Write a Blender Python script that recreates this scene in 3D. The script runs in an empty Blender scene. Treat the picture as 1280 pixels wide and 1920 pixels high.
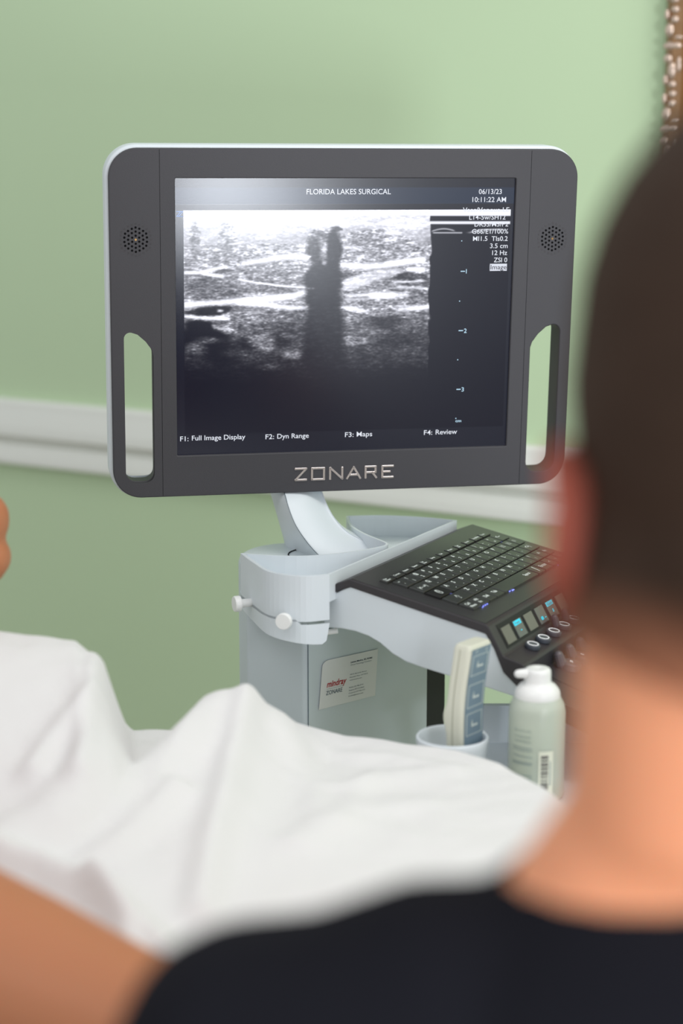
import bpy, bmesh, math, random
import numpy as np
from mathutils import Vector, Matrix, noise

random.seed(4); np.random.seed(4)
SC = bpy.context.scene
COL = SC.collection

# ------------------------------------------------------------------ camera, world, lights, exposure
F = 3400.0                       # focal length in pixels of the 1280 px wide frame
HOR = 280.0                      # row of the horizon
CZ = 1.35                        # camera height
TH = math.atan((960 - HOR) / F)
cam_d = bpy.data.cameras.new('camera'); cam = bpy.data.objects.new('camera', cam_d); COL.objects.link(cam)
cam.location = (0, 0, CZ); cam.rotation_euler = (math.pi / 2 - TH, 0, 0)
cam_d.sensor_fit = 'HORIZONTAL'; cam_d.sensor_width = 24.0; cam_d.lens = F * 24.0 / 1280
cam_d.clip_start = 0.05
cam_d.dof.use_dof = True; cam_d.dof.focus_distance = 1.975; cam_d.dof.aperture_fstop = 2.5
SC.camera = cam

w = bpy.data.worlds.new('world'); SC.world = w; w.use_nodes = True
bg = w.node_tree.nodes['Background']; bg.inputs[0].default_value = (0.93, 0.97, 1.0, 1); bg.inputs[1].default_value = 0.72

def area(name, loc, target, sx, sy, power, color=(1, 1, 1)):
    d = bpy.data.lights.new(name, 'AREA'); d.shape = 'RECTANGLE'; d.size = sx; d.size_y = sy; d.energy = power; d.color = color
    o = bpy.data.objects.new(name, d); COL.objects.link(o); o.location = loc
    o.rotation_euler = (Vector(target) - Vector(loc)).to_track_quat('-Z', 'Y').to_euler()
    return o
area('ceiling_panel_light', (0.9, 1.2, 2.62), (0.9, 1.2, 0), 1.2, 0.6, 17, (1.0, 0.97, 0.93))
area('ceiling_panel_light', (-1.0, 0.4, 2.62), (-1.0, 0.4, 0), 1.2, 0.6, 7, (1.0, 0.98, 0.95))
area('window_daylight', (0.93, -1.2, 0.80), (-0.1, 2.0, 1.2), 0.42, 0.54, 32, (0.88, 0.93, 1.0))
area('window_daylight', (1.5, -0.9, 1.7), (0.0, 2.4, 1.3), 0.8, 1.0, 15, (0.95, 0.97, 1.0))

SC.view_settings.view_transform = 'Standard'; SC.view_settings.look = 'None'
SC.view_settings.gamma = 1.0; SC.view_settings.exposure = 0.0; SC.view_settings.use_curve_mapping = False

# ------------------------------------------------------------------ measuring helpers
CR = Vector((1, 0, 0)); CU = Vector((0, math.sin(TH), math.cos(TH))); CF = Vector((0, math.cos(TH), -math.sin(TH)))
C0 = Vector((0, 0, CZ))
def ray(x, y): return CR * ((x - 640) / F) + CU * ((960 - y) / F) + CF
def at_y(x, y, Y): d = ray(x, y); return C0 + d * (Y / d.y)
def at_z(x, y, z): d = ray(x, y); return C0 + d * ((z - CZ) / d.z)
def at_plane(x, y, p, n): d = ray(x, y); return C0 + d * ((p - C0).dot(n) / d.dot(n))

# ------------------------------------------------------------------ materials
def mat(name, col, rough=0.5, metal=0.0, spec=0.5, emis=None, estr=1.0, bump=0.0, bscale=200.0, var=0.03, vscale=8.0,
        sss=0.0, sssr=(1, .3, .15), trans=0.0, coat=0.0, sheen=0.0):
    m = bpy.data.materials.new(name); m.use_nodes = True
    nt = m.node_tree; b = nt.nodes['Principled BSDF']
    b.inputs['Roughness'].default_value = rough; b.inputs['Metallic'].default_value = metal
    b.inputs['Specular IOR Level'].default_value = spec
    b.inputs['Coat Weight'].default_value = coat
    b.inputs['Sheen Weight'].default_value = sheen
    tc = nt.nodes.new('ShaderNodeTexCoord')
    n = nt.nodes.new('ShaderNodeTexNoise'); n.inputs['Scale'].default_value = vscale; n.inputs['Detail'].default_value = 3
    nt.links.new(tc.outputs['Object'], n.inputs['Vector'])
    mx = nt.nodes.new('ShaderNodeMix'); mx.data_type = 'RGBA'
    mx.inputs['A'].default_value = (*[c * (1 - var) for c in col], 1); mx.inputs['B'].default_value = (*[min(1, c * (1 + var)) for c in col], 1)
    nt.links.new(n.outputs['Fac'], mx.inputs['Factor']); nt.links.new(mx.outputs['Result'], b.inputs['Base Color'])
    if emis:
        b.inputs['Emission Color'].default_value = (*emis, 1); b.inputs['Emission Strength'].default_value = estr
    if bump:
        n2 = nt.nodes.new('ShaderNodeTexNoise'); n2.inputs['Scale'].default_value = bscale; n2.inputs['Detail'].default_value = 2
        nt.links.new(tc.outputs['Object'], n2.inputs['Vector'])
        bp = nt.nodes.new('ShaderNodeBump'); bp.inputs['Strength'].default_value = bump; bp.inputs['Distance'].default_value = 0.002
        nt.links.new(n2.outputs['Fac'], bp.inputs['Height']); nt.links.new(bp.outputs['Normal'], b.inputs['Normal'])
    if sss:
        b.inputs['Subsurface Weight'].default_value = sss; b.inputs['Subsurface Radius'].default_value = sssr
        b.inputs['Subsurface Scale'].default_value = 0.012
    if trans: b.inputs['Transmission Weight'].default_value = trans
    return m

def srgb(r, g, b):
    f = lambda c: (c / 255 / 12.92) if c / 255 <= .04045 else ((c / 255 + .055) / 1.055) ** 2.4
    return (f(r), f(g), f(b))

M = {}
M['wall'] = mat('green_wall_paint', srgb(201, 223, 184), .45, spec=.4, bump=.05, bscale=120, var=.02, vscale=2)
M['trim'] = mat('white_trim_paint', srgb(238, 239, 232), .35, spec=.5, var=.01)
M['floor'] = mat('floor_vinyl', srgb(150, 140, 125), .4, var=.08, vscale=5)
M['ceil'] = mat('ceiling_paint', srgb(235, 233, 226), .8, var=.01)
M['bezel'] = mat('charcoal_plastic', srgb(68, 67, 71), .5, spec=.35, bump=.12, bscale=1500, var=.04)
M['bezel2'] = mat('dark_groove', (.004, .004, .005), .8, spec=.1)
M['shell'] = mat('cool_white_plastic', srgb(219, 226, 231), .42, spec=.45, bump=.03, bscale=1500, var=.01)
M['cab'] = mat('cool_grey_plastic', srgb(203, 212, 216), .45, spec=.4, bump=.03, bscale=1500, var=.01)
M['console'] = mat('console_black', srgb(54, 51, 54), .42, spec=.45, bump=.08, bscale=1800, var=.04)
M['deck'] = mat('keyboard_deck_black', srgb(50, 50, 50), .34, spec=.9, bump=.05, bscale=1500, var=.04)
M['key'] = mat('key_black', srgb(44, 46, 44), .3, spec=.9, var=.05)
M['keyb'] = mat('key_gloss_black', srgb(20, 18, 18), .3, spec=.5)
M['legend'] = mat('key_legend_white', srgb(225, 232, 228), .5)
M['bled'] = mat('blue_backlight', (.05, .05, .2), .5, emis=(.25, .3, 1.0), estr=1.6)
M['cyan'] = mat('cyan_display_text', (0, .1, .12), .5, emis=(.02, .72, .95), estr=1.0)
M['oled'] = mat('soft_key_glass', srgb(92, 94, 92), .25, spec=.6)
M['oled2'] = mat('soft_key_grey', srgb(104, 102, 94), .3, spec=.6)
M['knob'] = mat('knob_grey', srgb(66, 70, 78), .4, spec=.5)
M['knobw'] = mat('ring_white', srgb(240, 240, 240), .5, emis=(1, 1, 1), estr=.35)
M['chrome'] = mat('brushed_chrome', srgb(215, 205, 200), .22, metal=1.0)
M['gold2'] = mat('warm_brass', srgb(140, 110, 70), .3, metal=1.0)
M['white'] = mat('white_gloss_plastic', srgb(238, 238, 236), .35, spec=.5, sss=.15, sssr=(1, 1, 1))
M['cream'] = mat('cream_plastic', srgb(216, 216, 200), .45, spec=.4)
M['cream2'] = mat('cream_plastic_seam', srgb(170, 170, 150), .5)
M['blue'] = mat('grey_blue_keypad', srgb(122, 142, 156), .4, spec=.4, var=.04)
M['line'] = mat('keypad_print', srgb(205, 214, 212), .5)
M['card'] = mat('card_stock', srgb(226, 226, 224), .6)
M['ink'] = mat('grey_ink', srgb(96, 110, 120), .7)
M['inkd'] = mat('dark_ink', srgb(50, 70, 86), .7)
M['red'] = mat('red_ink', srgb(176, 28, 38), .6)
M['black'] = mat('matte_black', (.006, .006, .007), .6)
M['sheet'] = mat('white_drape', srgb(226, 224, 224), .85, spec=.15, bump=.35, bscale=90, var=.01, sheen=.2)
M['vinyl'] = mat('table_vinyl', srgb(160, 150, 135), .45)
M['steel'] = mat('steel', srgb(170, 170, 172), .35, metal=1)
M['skin'] = mat('skin_light', srgb(234, 158, 118), .5, spec=.35, sss=.25, bump=.1, bscale=300, var=.05, vscale=12)
M['skin_p'] = mat('skin_tan', srgb(184, 120, 84), .5, spec=.35, sss=.2, bump=.1, bscale=300, var=.07, vscale=10)
M['ear'] = mat('ear_backlit_red', srgb(160, 82, 66), .6, spec=.2, sss=.1)  # redness of backlight through the ear is put into this colour
M['hair'] = mat('brown_hair', srgb(58, 42, 32), .75, spec=.2, bump=.8, bscale=260, var=.25, vscale=60)
M['shirt'] = mat('black_shirt', srgb(24, 24, 30), .9, spec=.1, bump=.2, bscale=500, var=.12, vscale=6)
M['trouser'] = mat('dark_trousers', srgb(36, 38, 50), .9, spec=.1)
M['iris'] = mat('eye_white', srgb(225, 220, 215), .2)
M['lip'] = mat('lip', srgb(186, 104, 92), .5)
M['gilt'] = mat('gilded_moulding', srgb(150, 116, 84), .34, metal=.75, bump=.4, bscale=60, var=.25, vscale=40)
M['gilt_side'] = mat('frame_side_sage', srgb(150, 156, 124), .5, var=.06)
M['gilt_in'] = mat('gilded_inner', srgb(140, 98, 52), .4, metal=.5, var=.1, vscale=30)
M['silver'] = mat('silvered_highlight', srgb(208, 186, 170), .3, metal=.7, var=.1, vscale=30)
M['canvas'] = mat('picture_canvas', srgb(120, 88, 66), .6, var=.3, vscale=9)

# translucent gel bottle
def gel_mat(name, col, a):
    m = mat(name, col, .3, spec=.5, sss=.4, sssr=(1, 1, .9)); b = m.node_tree.nodes['Principled BSDF']
    b.inputs['Alpha'].default_value = a
    return m
M['bottle'] = gel_mat('frosted_bottle', srgb(206, 214, 200), .8)
M['gel'] = mat('gel_green', srgb(190, 208, 182), .4, sss=.3, sssr=(1, 1, .8))
M['print'] = mat('bottle_print', srgb(142, 156, 156), .6)
M['plabel'] = mat('barcode_paper', srgb(222, 224, 206), .6)
M['bar'] = mat('barcode_ink', srgb(110, 108, 104), .7)

# ------------------------------------------------------------------ object helpers
def tag(o, label=None, cat=None, group=None, kind=None):
    if label: o['label'] = label
    if cat: o['category'] = cat
    if group: o['group'] = group
    if kind: o['kind'] = kind
    return o

def thing(name, loc, label, cat, group=None):
    o = bpy.data.objects.new(name, None); COL.objects.link(o); o.location = loc; o.empty_display_size = .02
    return tag(o, label, cat, group)

def world_off(p):
    v = Vector((0, 0, 0))
    while p is not None: v += Vector(p.location); p = p.parent
    return v

def obj(name, mesh, mats, parent=None, smooth=False):
    """mesh is in world coordinates; it is moved into its parent's space"""
    if not isinstance(mesh, bpy.types.Mesh):
        me = bpy.data.meshes.new(name); mesh.to_mesh(me); mesh.free(); mesh = me
    mesh.name = name
    o = bpy.data.objects.new(name, mesh); COL.objects.link(o)
    mats = mats if isinstance(mats, (list, tuple)) else [mats]
    if not mesh.materials:
        for m in mats: mesh.materials.append(M[m] if isinstance(m, str) else m)
    if parent is not None:
        off = world_off(parent); mesh.transform(Matrix.Translation(-off)); o.parent = parent
    else:                                             # origin at the centre of its base
        co = np.empty(len(mesh.vertices) * 3); mesh.vertices.foreach_get('co', co); co = co.reshape(-1, 3)
        c = (co.min(0) + co.max(0)) / 2; c[2] = co[:, 2].min(); c = Vector(c)
        mesh.transform(Matrix.Translation(-c)); o.location = c
    if smooth:
        mesh.polygons.foreach_set('use_smooth', [True] * len(mesh.polygons))
    return o

def new(): return bmesh.new()

def add_box(bm, c, s, Mx=None, bev=0.0, mi=0):
    g = bmesh.ops.create_cube(bm, size=1.0)
    vs = g['verts']
    for v in vs: v.co = Vector((v.co.x * s[0], v.co.y * s[1], v.co.z * s[2])) + Vector(c)
    fs = set(f for v in vs for f in v.link_faces)
    for f in fs: f.material_index = mi
    if bev:
        es = list(set(e for v in vs for e in v.link_edges))
        r = bmesh.ops.bevel(bm, geom=es, offset=bev, segments=2, affect='EDGES', profile=.6)
        vs = list(set(r['verts']) | set(v for f in r['faces'] for v in f.verts))
        for f in r['faces']: f.material_index = mi
    if Mx is not None:
        vs = [v for v in vs if v.is_valid]
        allv = set(vs)
        st = list(vs)
        while st:
            v = st.pop()
            for e in v.link_edges:
                o_ = e.other_vert(v)
                if o_ not in allv: allv.add(o_); st.append(o_)
        for v in allv: v.co = Mx @ v.co

def prism(bm, pts, vec, mi=0):
    """closed polygon (world points, any plane) extruded by vec"""
    a = [bm.verts.new(p) for p in pts]; b = [bm.verts.new(Vector(p) + vec) for p in pts]
    n = len(pts); fs = []
    fs.append(bm.faces.new(a)); fs.append(bm.faces.new(list(reversed(b))))
    for i in range(n): fs.append(bm.faces.new((a[i], b[i], b[(i + 1) % n], a[(i + 1) % n])))
    for f in fs: f.material_index = mi
    bmesh.ops.recalc_face_normals(bm, faces=fs)
    return fs

def loft(bm, rings, close=True, cap=True, mi=0):
    R = [[bm.verts.new(p) for p in r] for r in rings]; fs = []
    for a, b in zip(R[:-1], R[1:]):
        n = len(a)
        for i in range(n if close else n - 1):
            fs.append(bm.faces.new((a[i], a[(i + 1) % n], b[(i + 1) % n], b[i])))
    if cap and close:
        fs.append(bm.faces.new(list(reversed(R[0])))); fs.append(bm.faces.new(R[-1]))
    for f in fs: f.material_index = mi
    bmesh.ops.recalc_face_normals(bm, faces=fs)
    return fs

def lathe(bm, prof, c, axis=Vector((0, 0, 1)), seg=40, mi=0):
    """prof: (radius, height) pairs; around axis through c"""
    q = Vector((0, 0, 1)).rotation_difference(Vector(axis).normalized())
    rings = [[Vector(c) + q @ Vector((r * math.cos(2 * math.pi * k / seg), r * math.sin(2 * math.pi * k / seg), h)) for k in range(seg)] for r, h in prof]
    return loft(bm, rings, mi=mi)

def tube(bm, pts, rads, seg=16, flat=(1, 1), up=Vector((0, 0, 1)), mi=0, round_ends=True):
    """tapered tube through pts, elliptical (flat), with rounded ends"""
    P = [Vector(p) for p in pts]; rings = []
    def ring(c, t, r, s=1.0):
        a = t.cross(up)
        if a.length < 1e-4: a = t.cross(Vector((0, 1, 0)))
        a.normalize(); b = a.cross(t).normalized()
        return [c + a * (r * s * flat[0] * math.cos(2 * math.pi * k / seg)) + b * (r * s * flat[1] * math.sin(2 * math.pi * k / seg)) for k in range(seg)]
    for i, p in enumerate(P):
        t = ((P[min(i + 1, len(P) - 1)] - P[max(i - 1, 0)])).normalized(); r = rads[i]
        if i == 0 and round_ends:
            for a in (80, 55, 28): rings.append(ring(p - t * r * math.sin(math.radians(a)), t, r, math.cos(math.radians(a))))
        rings.append(ring(p, t, r))
        if i == len(P) - 1 and round_ends:
            for a in (28, 55, 80): rings.append(ring(p + t * r * math.sin(math.radians(a)), t, r, math.cos(math.radians(a))))
    return loft(bm, rings, mi=mi)

def ellipsoid(bm, c, r, rot=(0, 0, 0), seg=24):
    from mathutils import Euler
    mx = Matrix.Translation(c) @ Euler(rot).to_matrix().to_4x4() @ Matrix.Diagonal((*r, 1))
    bmesh.ops.create_uvsphere(bm, u_segments=seg, v_segments=seg // 2 + 2, radius=1.0, matrix=mx)

def evaluated(o):
    dg = bpy.context.evaluated_depsgraph_get(); dg.update()
    me = bpy.data.meshes.new_from_object(o.evaluated_get(dg), depsgraph=dg)
    d = o.data; bpy.data.objects.remove(o)
    return me

def remeshed(bm, voxel=.005, smooth=4, fac=.5):
    me = bpy.data.meshes.new('tmp'); bm.to_mesh(me); bm.free()
    o = bpy.data.objects.new('tmp', me); COL.objects.link(o)
    r = o.modifiers.new('r', 'REMESH'); r.mode = 'VOXEL'; r.voxel_size = voxel; r.use_smooth_shade = True
    if smooth:
        s = o.modifiers.new('s', 'SMOOTH'); s.iterations = smooth; s.factor = fac
    return evaluated(o)

def subdiv(bm, lv=2):
    me = bpy.data.meshes.new('tmp'); bm.to_mesh(me); bm.free()
    o = bpy.data.objects.new('tmp', me); COL.objects.link(o)
    r = o.modifiers.new('s', 'SUBSURF'); r.levels = lv; r.render_levels = lv
    return evaluated(o)

def filled(loops, depth, bevel=0.0, res=2):
    """2-D region with holes, loops in metres in XY; slab from z=-depth to z=0 (front at +z)"""
    cu = bpy.data.curves.new('tmp', 'CURVE'); cu.dimensions = '2D'; cu.fill_mode = 'BOTH'
    for lp in loops:
        s = cu.splines.new('POLY'); s.points.add(len(lp) - 1)
        for i, p in enumerate(lp): s.points[i].co = (p[0], p[1], 0, 1)
        s.use_cyclic_u = True
    cu.extrude = depth / 2 - bevel; cu.bevel_depth = bevel; cu.bevel_resolution = res; cu.offset = -bevel
    o = bpy.data.objects.new('tmp', cu); COL.objects.link(o)
    me = evaluated(o)
    me.transform(Matrix.Translation((0, 0, -depth / 2)))
    return me

def text_mesh(s, align='LEFT', bold=0.0):
    cu = bpy.data.curves.new('tmp', 'FONT'); cu.body = s; cu.size = 1.0; cu.align_x = align; cu.resolution_u = 3; cu.offset = bold
    o = bpy.data.objects.new('tmp', cu); COL.objects.link(o)
    return evaluated(o)
_tcache = {}
def text_pts(s, bold=0.0):
    """list of verts (x,y normalised so x in 0..1, cap height 1) and faces"""
    k = (s, bold)
    if k not in _tcache:
        me = text_mesh(s, bold=bold); cap = text_cap()
        v = [Vector(p.co) for p in me.vertices]; f = [tuple(p.vertices) for p in me.polygons]
        if not v: v = [Vector((0, 0, 0))]; f = []
        x0 = min(p.x for p in v); x1 = max(p.x for p in v)
        _tcache[k] = ([((p.x - x0) / max(1e-6, x1 - x0), p.y / cap) for p in v], f, (x1 - x0) / cap)
        bpy.data.meshes.remove(me)
    return _tcache[k]
_cap = []
def text_cap():
    if not _cap:
        me = text_mesh('H'); _cap.append(max(v.co.y for v in me.vertices)); bpy.data.meshes.remove(me)
    return _cap[0]
def add_text(bm, s, fn, width, cap, mi=0, bold=0.0):
    """fn maps (x,y) in metres (x along, y up from baseline) to a world point; width None keeps natural width"""
    v, f, nat = text_pts(s, bold)
    if width is None: width = nat * cap
    vs = [bm.verts.new(fn(x * width, y * cap)) for x, y in v]
    for q in f:
        try: fc = bm.faces.new([vs[i] for i in q]); fc.material_index = mi
        except ValueError: pass
    return width

def arc(cx, cy, r, a0, a1, n=10, ry=None):
    ry = ry or r
    return [(cx + r * math.cos(math.radians(a0 + (a1 - a0) * k / n)), cy + ry * math.sin(math.radians(a0 + (a1 - a0) * k / n))) for k in range(n + 1)]
def rrect(x0, y0, x1, y1, r, n=10):
    return arc(x1 - r, y1 - r, r, 0, 90, n) + arc(x0 + r, y1 - r, r, 90, 180, n) + arc(x0 + r, y0 + r, r, 180, 270, n) + arc(x1 - r, y0 + r, r, 270, 360, n)

def catmull(P, n=8, closed=False):
    P = [Vector(p) for p in P]; out = []; L = len(P)
    for i in range(L if closed else L - 1):
        g = lambda k: P[k % L] if closed else P[max(0, min(L - 1, k))]
        a, b, c, d = g(i - 1), g(i), g(i + 1), g(i + 2)
        for k in range(n):
            t = k / n
            out.append(.5 * ((2 * b) + (c - a) * t + (2 * a - 5 * b + 4 * c - d) * t * t + (3 * b - a - 3 * c + d) * t ** 3))
    if not closed: out.append(P[-1])
    return out

# ------------------------------------------------------------------ the room
WY0, WS = 2.85, -0.596                                  # back wall: y = WY0 + WS*x
wd = Vector((1, WS, 0)).normalized(); wn = Vector((WS, -1, 0)).normalized()    # along, towards the room
def wp(s, off, z): return Vector((0, WY0, 0)) + wd * s + wn * off + Vector((0, 0, z))
bm = new()
prism(bm, [wp(-2.6, 0, 0), wp(2.6, 0, 0), wp(2.6, 0, 2.7), wp(-2.6, 0, 2.7)], wn * -.1)
tag(obj('wall_back', bm, 'wall'), kind='structure')
bm = new(); add_box(bm, (0, 1.0, -.05), (7.5, 8.0, .1)); tag(obj('floor', bm, 'floor'), kind='structure')
# chair rail with its profile (depth off the wall, height)
rail = [(0, .802), (.020, .802), (.021, .806), (.020, .818), (.017, .832), (.014, .838), (.008, .840), (.008, .848), (.022, .850), (.026, .855),
        (.025, .870), (.021, .888), (.018, .900), (.016, .912), (.012, .916), (0, .917)]
bm = new(); loft(bm, [[wp(s, o + .0005, z) for o, z in rail] for s in (-2.6, 2.6)])
tag(obj('trim_1', bm, 'trim'), kind='structure')
bm = new(); loft(bm, [[wp(s, o, z) for o, z in ((.0005, .0), (.016, .0), (.016, .10), (.010, .12), (.0005, .125))] for s in (-2.6, 2.6)])
tag(obj('baseboard_back', bm, 'trim'), kind='structure')

# ------------------------------------------------------------------ gilded picture frame on the wall
def wall_hit(x, y, off=0.0): return at_plane(x, y, wp(0, off, 0), wn)
fl = wall_hit(1243, 0, .03); s_left = (fl - Vector((0, WY0, 0))).dot(wd)
fz0, fz1, fw = 1.17, 1.95, .62
pf = thing('picture_frame', wp(s_left, 0, fz0), 'ornate gilded picture frame on the green wall at the right edge', 'picture frame')
def fpt(a, off, b): return wp(s_left + a, off, fz0 + b)
FH = fz1 - fz0
# moulding profile swept round the rectangle: (inset, off)
prof = [(0, .002), (0, .020), (.006, .027), (.010, .034), (.020, .040), (.032, .036), (.040, .026), (.052, .022), (.060, .028), (.066, .018), (.066, .002)]
bm = new()
rings = []
for i, o in prof: rings.append([fpt(i, o, i), fpt(fw - i, o, i), fpt(fw - i, o, FH - i), fpt(i, o, FH - i)])
fs = loft(bm, rings, cap=False)
for f in bm.faces:
    pass
fr = obj('moulding', bm, ['gilt', 'gilt_side', 'gilt_in'], pf)
for p in fr.data.polygons:
    k = p.index // 4
    p.material_index = 1 if k < 2 else (2 if k >= 5 else 0)
bm = new()                                             # carved ornament: leaf and bead clusters
def blob(a, b, r, o=.034, st=(1, 1, .7)):
    c = fpt(a, o, b); mx = Matrix.Translation(c) @ Matrix((( wd.x, 0, wn.x, 0), (wd.y, 0, wn.y, 0), (0, 1, 0, 0), (0, 0, 0, 1))) @ Matrix.Diagonal((r * st[0], r * st[1], r * st[2], 1))
    bmesh.ops.create_icosphere(bm, subdivisions=2, radius=1, matrix=mx)
per = .115
for side in range(4):
    Ls = FH if side in (0, 2) else fw
    n = int(Ls / per) + 1
    for k in range(n):
        base = k * Ls / n
        for (t, ins, r, st) in ((.004, .014, .008, (1, 1.3, .8)), (.018, .021, .0065, (1, 1, .9)), (.031, .021, .0068, (1, .9, .9)), (.044, .020, .0068, (1, .9, .9)),
                                (.062, .019, .0075, (.9, 1.9, .9)), (.078, .013, .007, (1.1, 1, .8)), (.095, .018, .009, (1.6, .7, .5)), (.106, .024, .006, (1.5, .6, .6)),
                                (.025, .009, .005, (.8, 1.6, .7)), (.05, .0095, .005, (.8, 1.6, .7)), (.07, .028, .006, (.7, 2, .6))):
            s = base + t
            if s > Ls - .004: continue
            if side == 0: blob(ins, s, r, .036, st)
            elif side == 2: blob(fw - ins, s, r, .036, st)
            elif side == 1: blob(s, ins, r, .036, (st[1], st[0], st[2]))
            else: blob(s, FH - ins, r, .036, (st[1], st[0], st[2]))
obj('carved_ornament', bm, 'silver', pf, True)
bm = new(); prism(bm, [fpt(.06, .010, .06), fpt(fw - .06, .010, .06), fpt(fw - .06, .010, FH - .06), fpt(.06, .010, FH - .06)], wn * -.006)
obj('canvas', bm, 'canvas', pf)

# ------------------------------------------------------------------ ultrasound machine
# monitor plane: origin at the screen centre, x right, y up, z out of the glass
MON = Matrix(((0.97997, 0.01392, 0.19864, 0.00542), (0.19910, -0.05310, -0.97854, 2.00555), (-0.00307, 0.99849, -0.05481, 1.16859), (0, 0, 0, 1)))
MI = MON.inverted(); mo = MON.translation.copy(); mn = MON.to_3x3() @ Vector((0, 0, 1))
def mpx(x, y): q = MI @ at_plane(x, y, mo, mn); return (q.x, q.y)
def mw(x, y, z=0): return MON @ Vector((x, y, z))
# keyboard deck: origin at the far left corner of the number row, x along the rows, y away from the user, z up
KB = Matrix(((0.46997, -0.86711, 0.16506, 0.05082), (0.88267, 0.46086, -0.09219, 1.80871), (0.00387, 0.18902, 0.98197, 0.91243), (0, 0, 0, 1)))
def kw(x, y, z=0): return KB @ Vector((x / 1000, y / 1000, z / 1000))
U = Vector((0.470, 0.8827, 0)); W = Vector((-0.8827, 0.470, 0))
T0 = Vector((-0.0125, 1.8005, 0))
def tw(u, v, z): return T0 + U * u + W * v + Vector((0, 0, z))

um = thing('ultrasound_machine', (0.02, 1.98, 0), 'white ultrasound machine on a cart with a large charcoal monitor and black keyboard console', 'ultrasound machine')

# --- monitor: dark front plate with screen opening and two handle openings
def handle(sgn):
    P = [(-.2465, -.0220)] + arc(-.2385, -.0200, .0080, 180, 80, 6) + [(-.2300, -.0145), (-.2210, -.0225), (-.2145, -.0315), (-.2125, -.038), (-.2125, -.1700)] + \
        arc(-.2240, -.1700, .0115, 0, -90, 6)[1:] + arc(-.2330, -.1680, .0135, 270, 180, 6)
    return [(p[0] * (1 if sgn < 0 else -1), p[1]) for p in P]
X0, X1, Y0, Y1 = -.2590, .2595, -.1972, .1826
plate = filled([rrect(X0, Y0, X1, Y1, .031, 12), rrect(-.1885, -.151, .1885, .151, .0012, 2), handle(-1), handle(1)], .009, .0012)
plate.transform(MON @ Matrix.Translation((0, 0, .0022)))
monitor = obj('monitor', plate, 'bezel', um)
# dark lining of the openings
for sg in (-1, 1):
    bm = new()
    h = handle(sg); cx = sum(p[0] for p in h) / len(h); cy = sum(p[1] for p in h) / len(h)
    out = [(cx + (p[0] - cx) * 1.10, cy + (p[1] - cy) * 1.02) for p in h]
    loft(bm, [[mw(*p, -.003) for p in h], [mw(*p, -.030) for p in h], [mw(*p, -.030) for p in out], [mw(*p, -.003) for p in out], [mw(*p, -.003) for p in h]], cap=False)
    obj('handle_lining', bm, 'bezel', monitor)
# white rear shell
g = .0034
def grow(h, fx, fy):
    cx = sum(p[0] for p in h) / len(h); cy = sum(p[1] for p in h) / len(h); return [(cx + (p[0] - cx) * fx, cy + (p[1] - cy) * fy) for p in h]
sh = filled([rrect(X0 - g, Y0 - .0016, X1 + .0016, Y1 + g, .034, 14), grow(handle(-1), 1.35, 1.07), grow(handle(1), 1.35, 1.07)], .036, .005, 3)
sh.transform(MON @ Matrix.Translation((0, 0, -.0045)))
obj('rear_shell', sh, 'shell', monitor, False)
bm = new()
add_box(bm, (0, -.01, -.052), (.36, .27, .028), MON, .009)
obj('rear_housing', bm, 'shell', monitor)
# fine seams
for sx in (-.2048, .2053):
    bm = new(); add_box(bm, (sx, (Y0 + Y1) / 2, .0021), (.0004, Y1 - Y0 - .003, .0004), MON)
    obj('seam', bm, 'bezel2', monitor)
# logo
bm = new()
def stroke(pts, wdt=.0025, z0=.0023, hgt=.0007, closed=False):
    for a, b in zip(pts, pts[1:] + ([pts[0]] if closed else [])):
        a = Vector((a[0], a[1])); b = Vector((b[0], b[1])); d = (b - a); L = d.length; an = math.atan2(d.y, d.x)
        mx = MON @ Matrix.Translation(((a.x + b.x) / 2, (a.y + b.y) / 2, z0)) @ Matrix.Rotation(an, 4, 'Z')
        add_box(bm, (0, 0, 0), (L + wdt * .8, wdt, hgt * 2), mx, .0004)
yb, yt = -.1828, -.1700
def lx(a, b, t): return a + (b - a) * t
for ch, a, b in (('Z', -.0567, -.0434), ('O', -.0379, -.0230), ('N', -.0172, -.0021), ('A', .0023, .0186), ('R', .0236, .0372), ('E', .0430, .0564)):
    a += .0006; b -= .0006; mid = (yb + yt) / 2
    if ch == 'Z': stroke([(a, yt), (b, yt), (a, yb), (b, yb)])
    if ch == 'O': stroke([(a, yb), (b, yb), (b, yt), (a, yt)], closed=True)
    if ch == 'N': stroke([(a, yb), (a, yt), (b, yb), (b, yt)])
    if ch == 'A': stroke([(a, yb), ((a + b) / 2, yt), (b, yb)]); stroke([(lx(a, b, .25), yb + .004), (lx(a, b, .75), yb + .004)])
    if ch == 'R': stroke([(a, yb), (a, yt), (b - .001, yt), (b - .001, mid - .0002), (a, mid - .0002)]); stroke([(lx(a, b, .6), mid), (b, yb)])
    if ch == 'E': stroke([(b, yt), (a, yt), (a, yb), (b, yb)]); stroke([(a, mid), (lx(a, b, .7), mid)])
tag(obj('logo', bm, 'chrome', monitor), 'raised chrome maker lettering')
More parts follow.
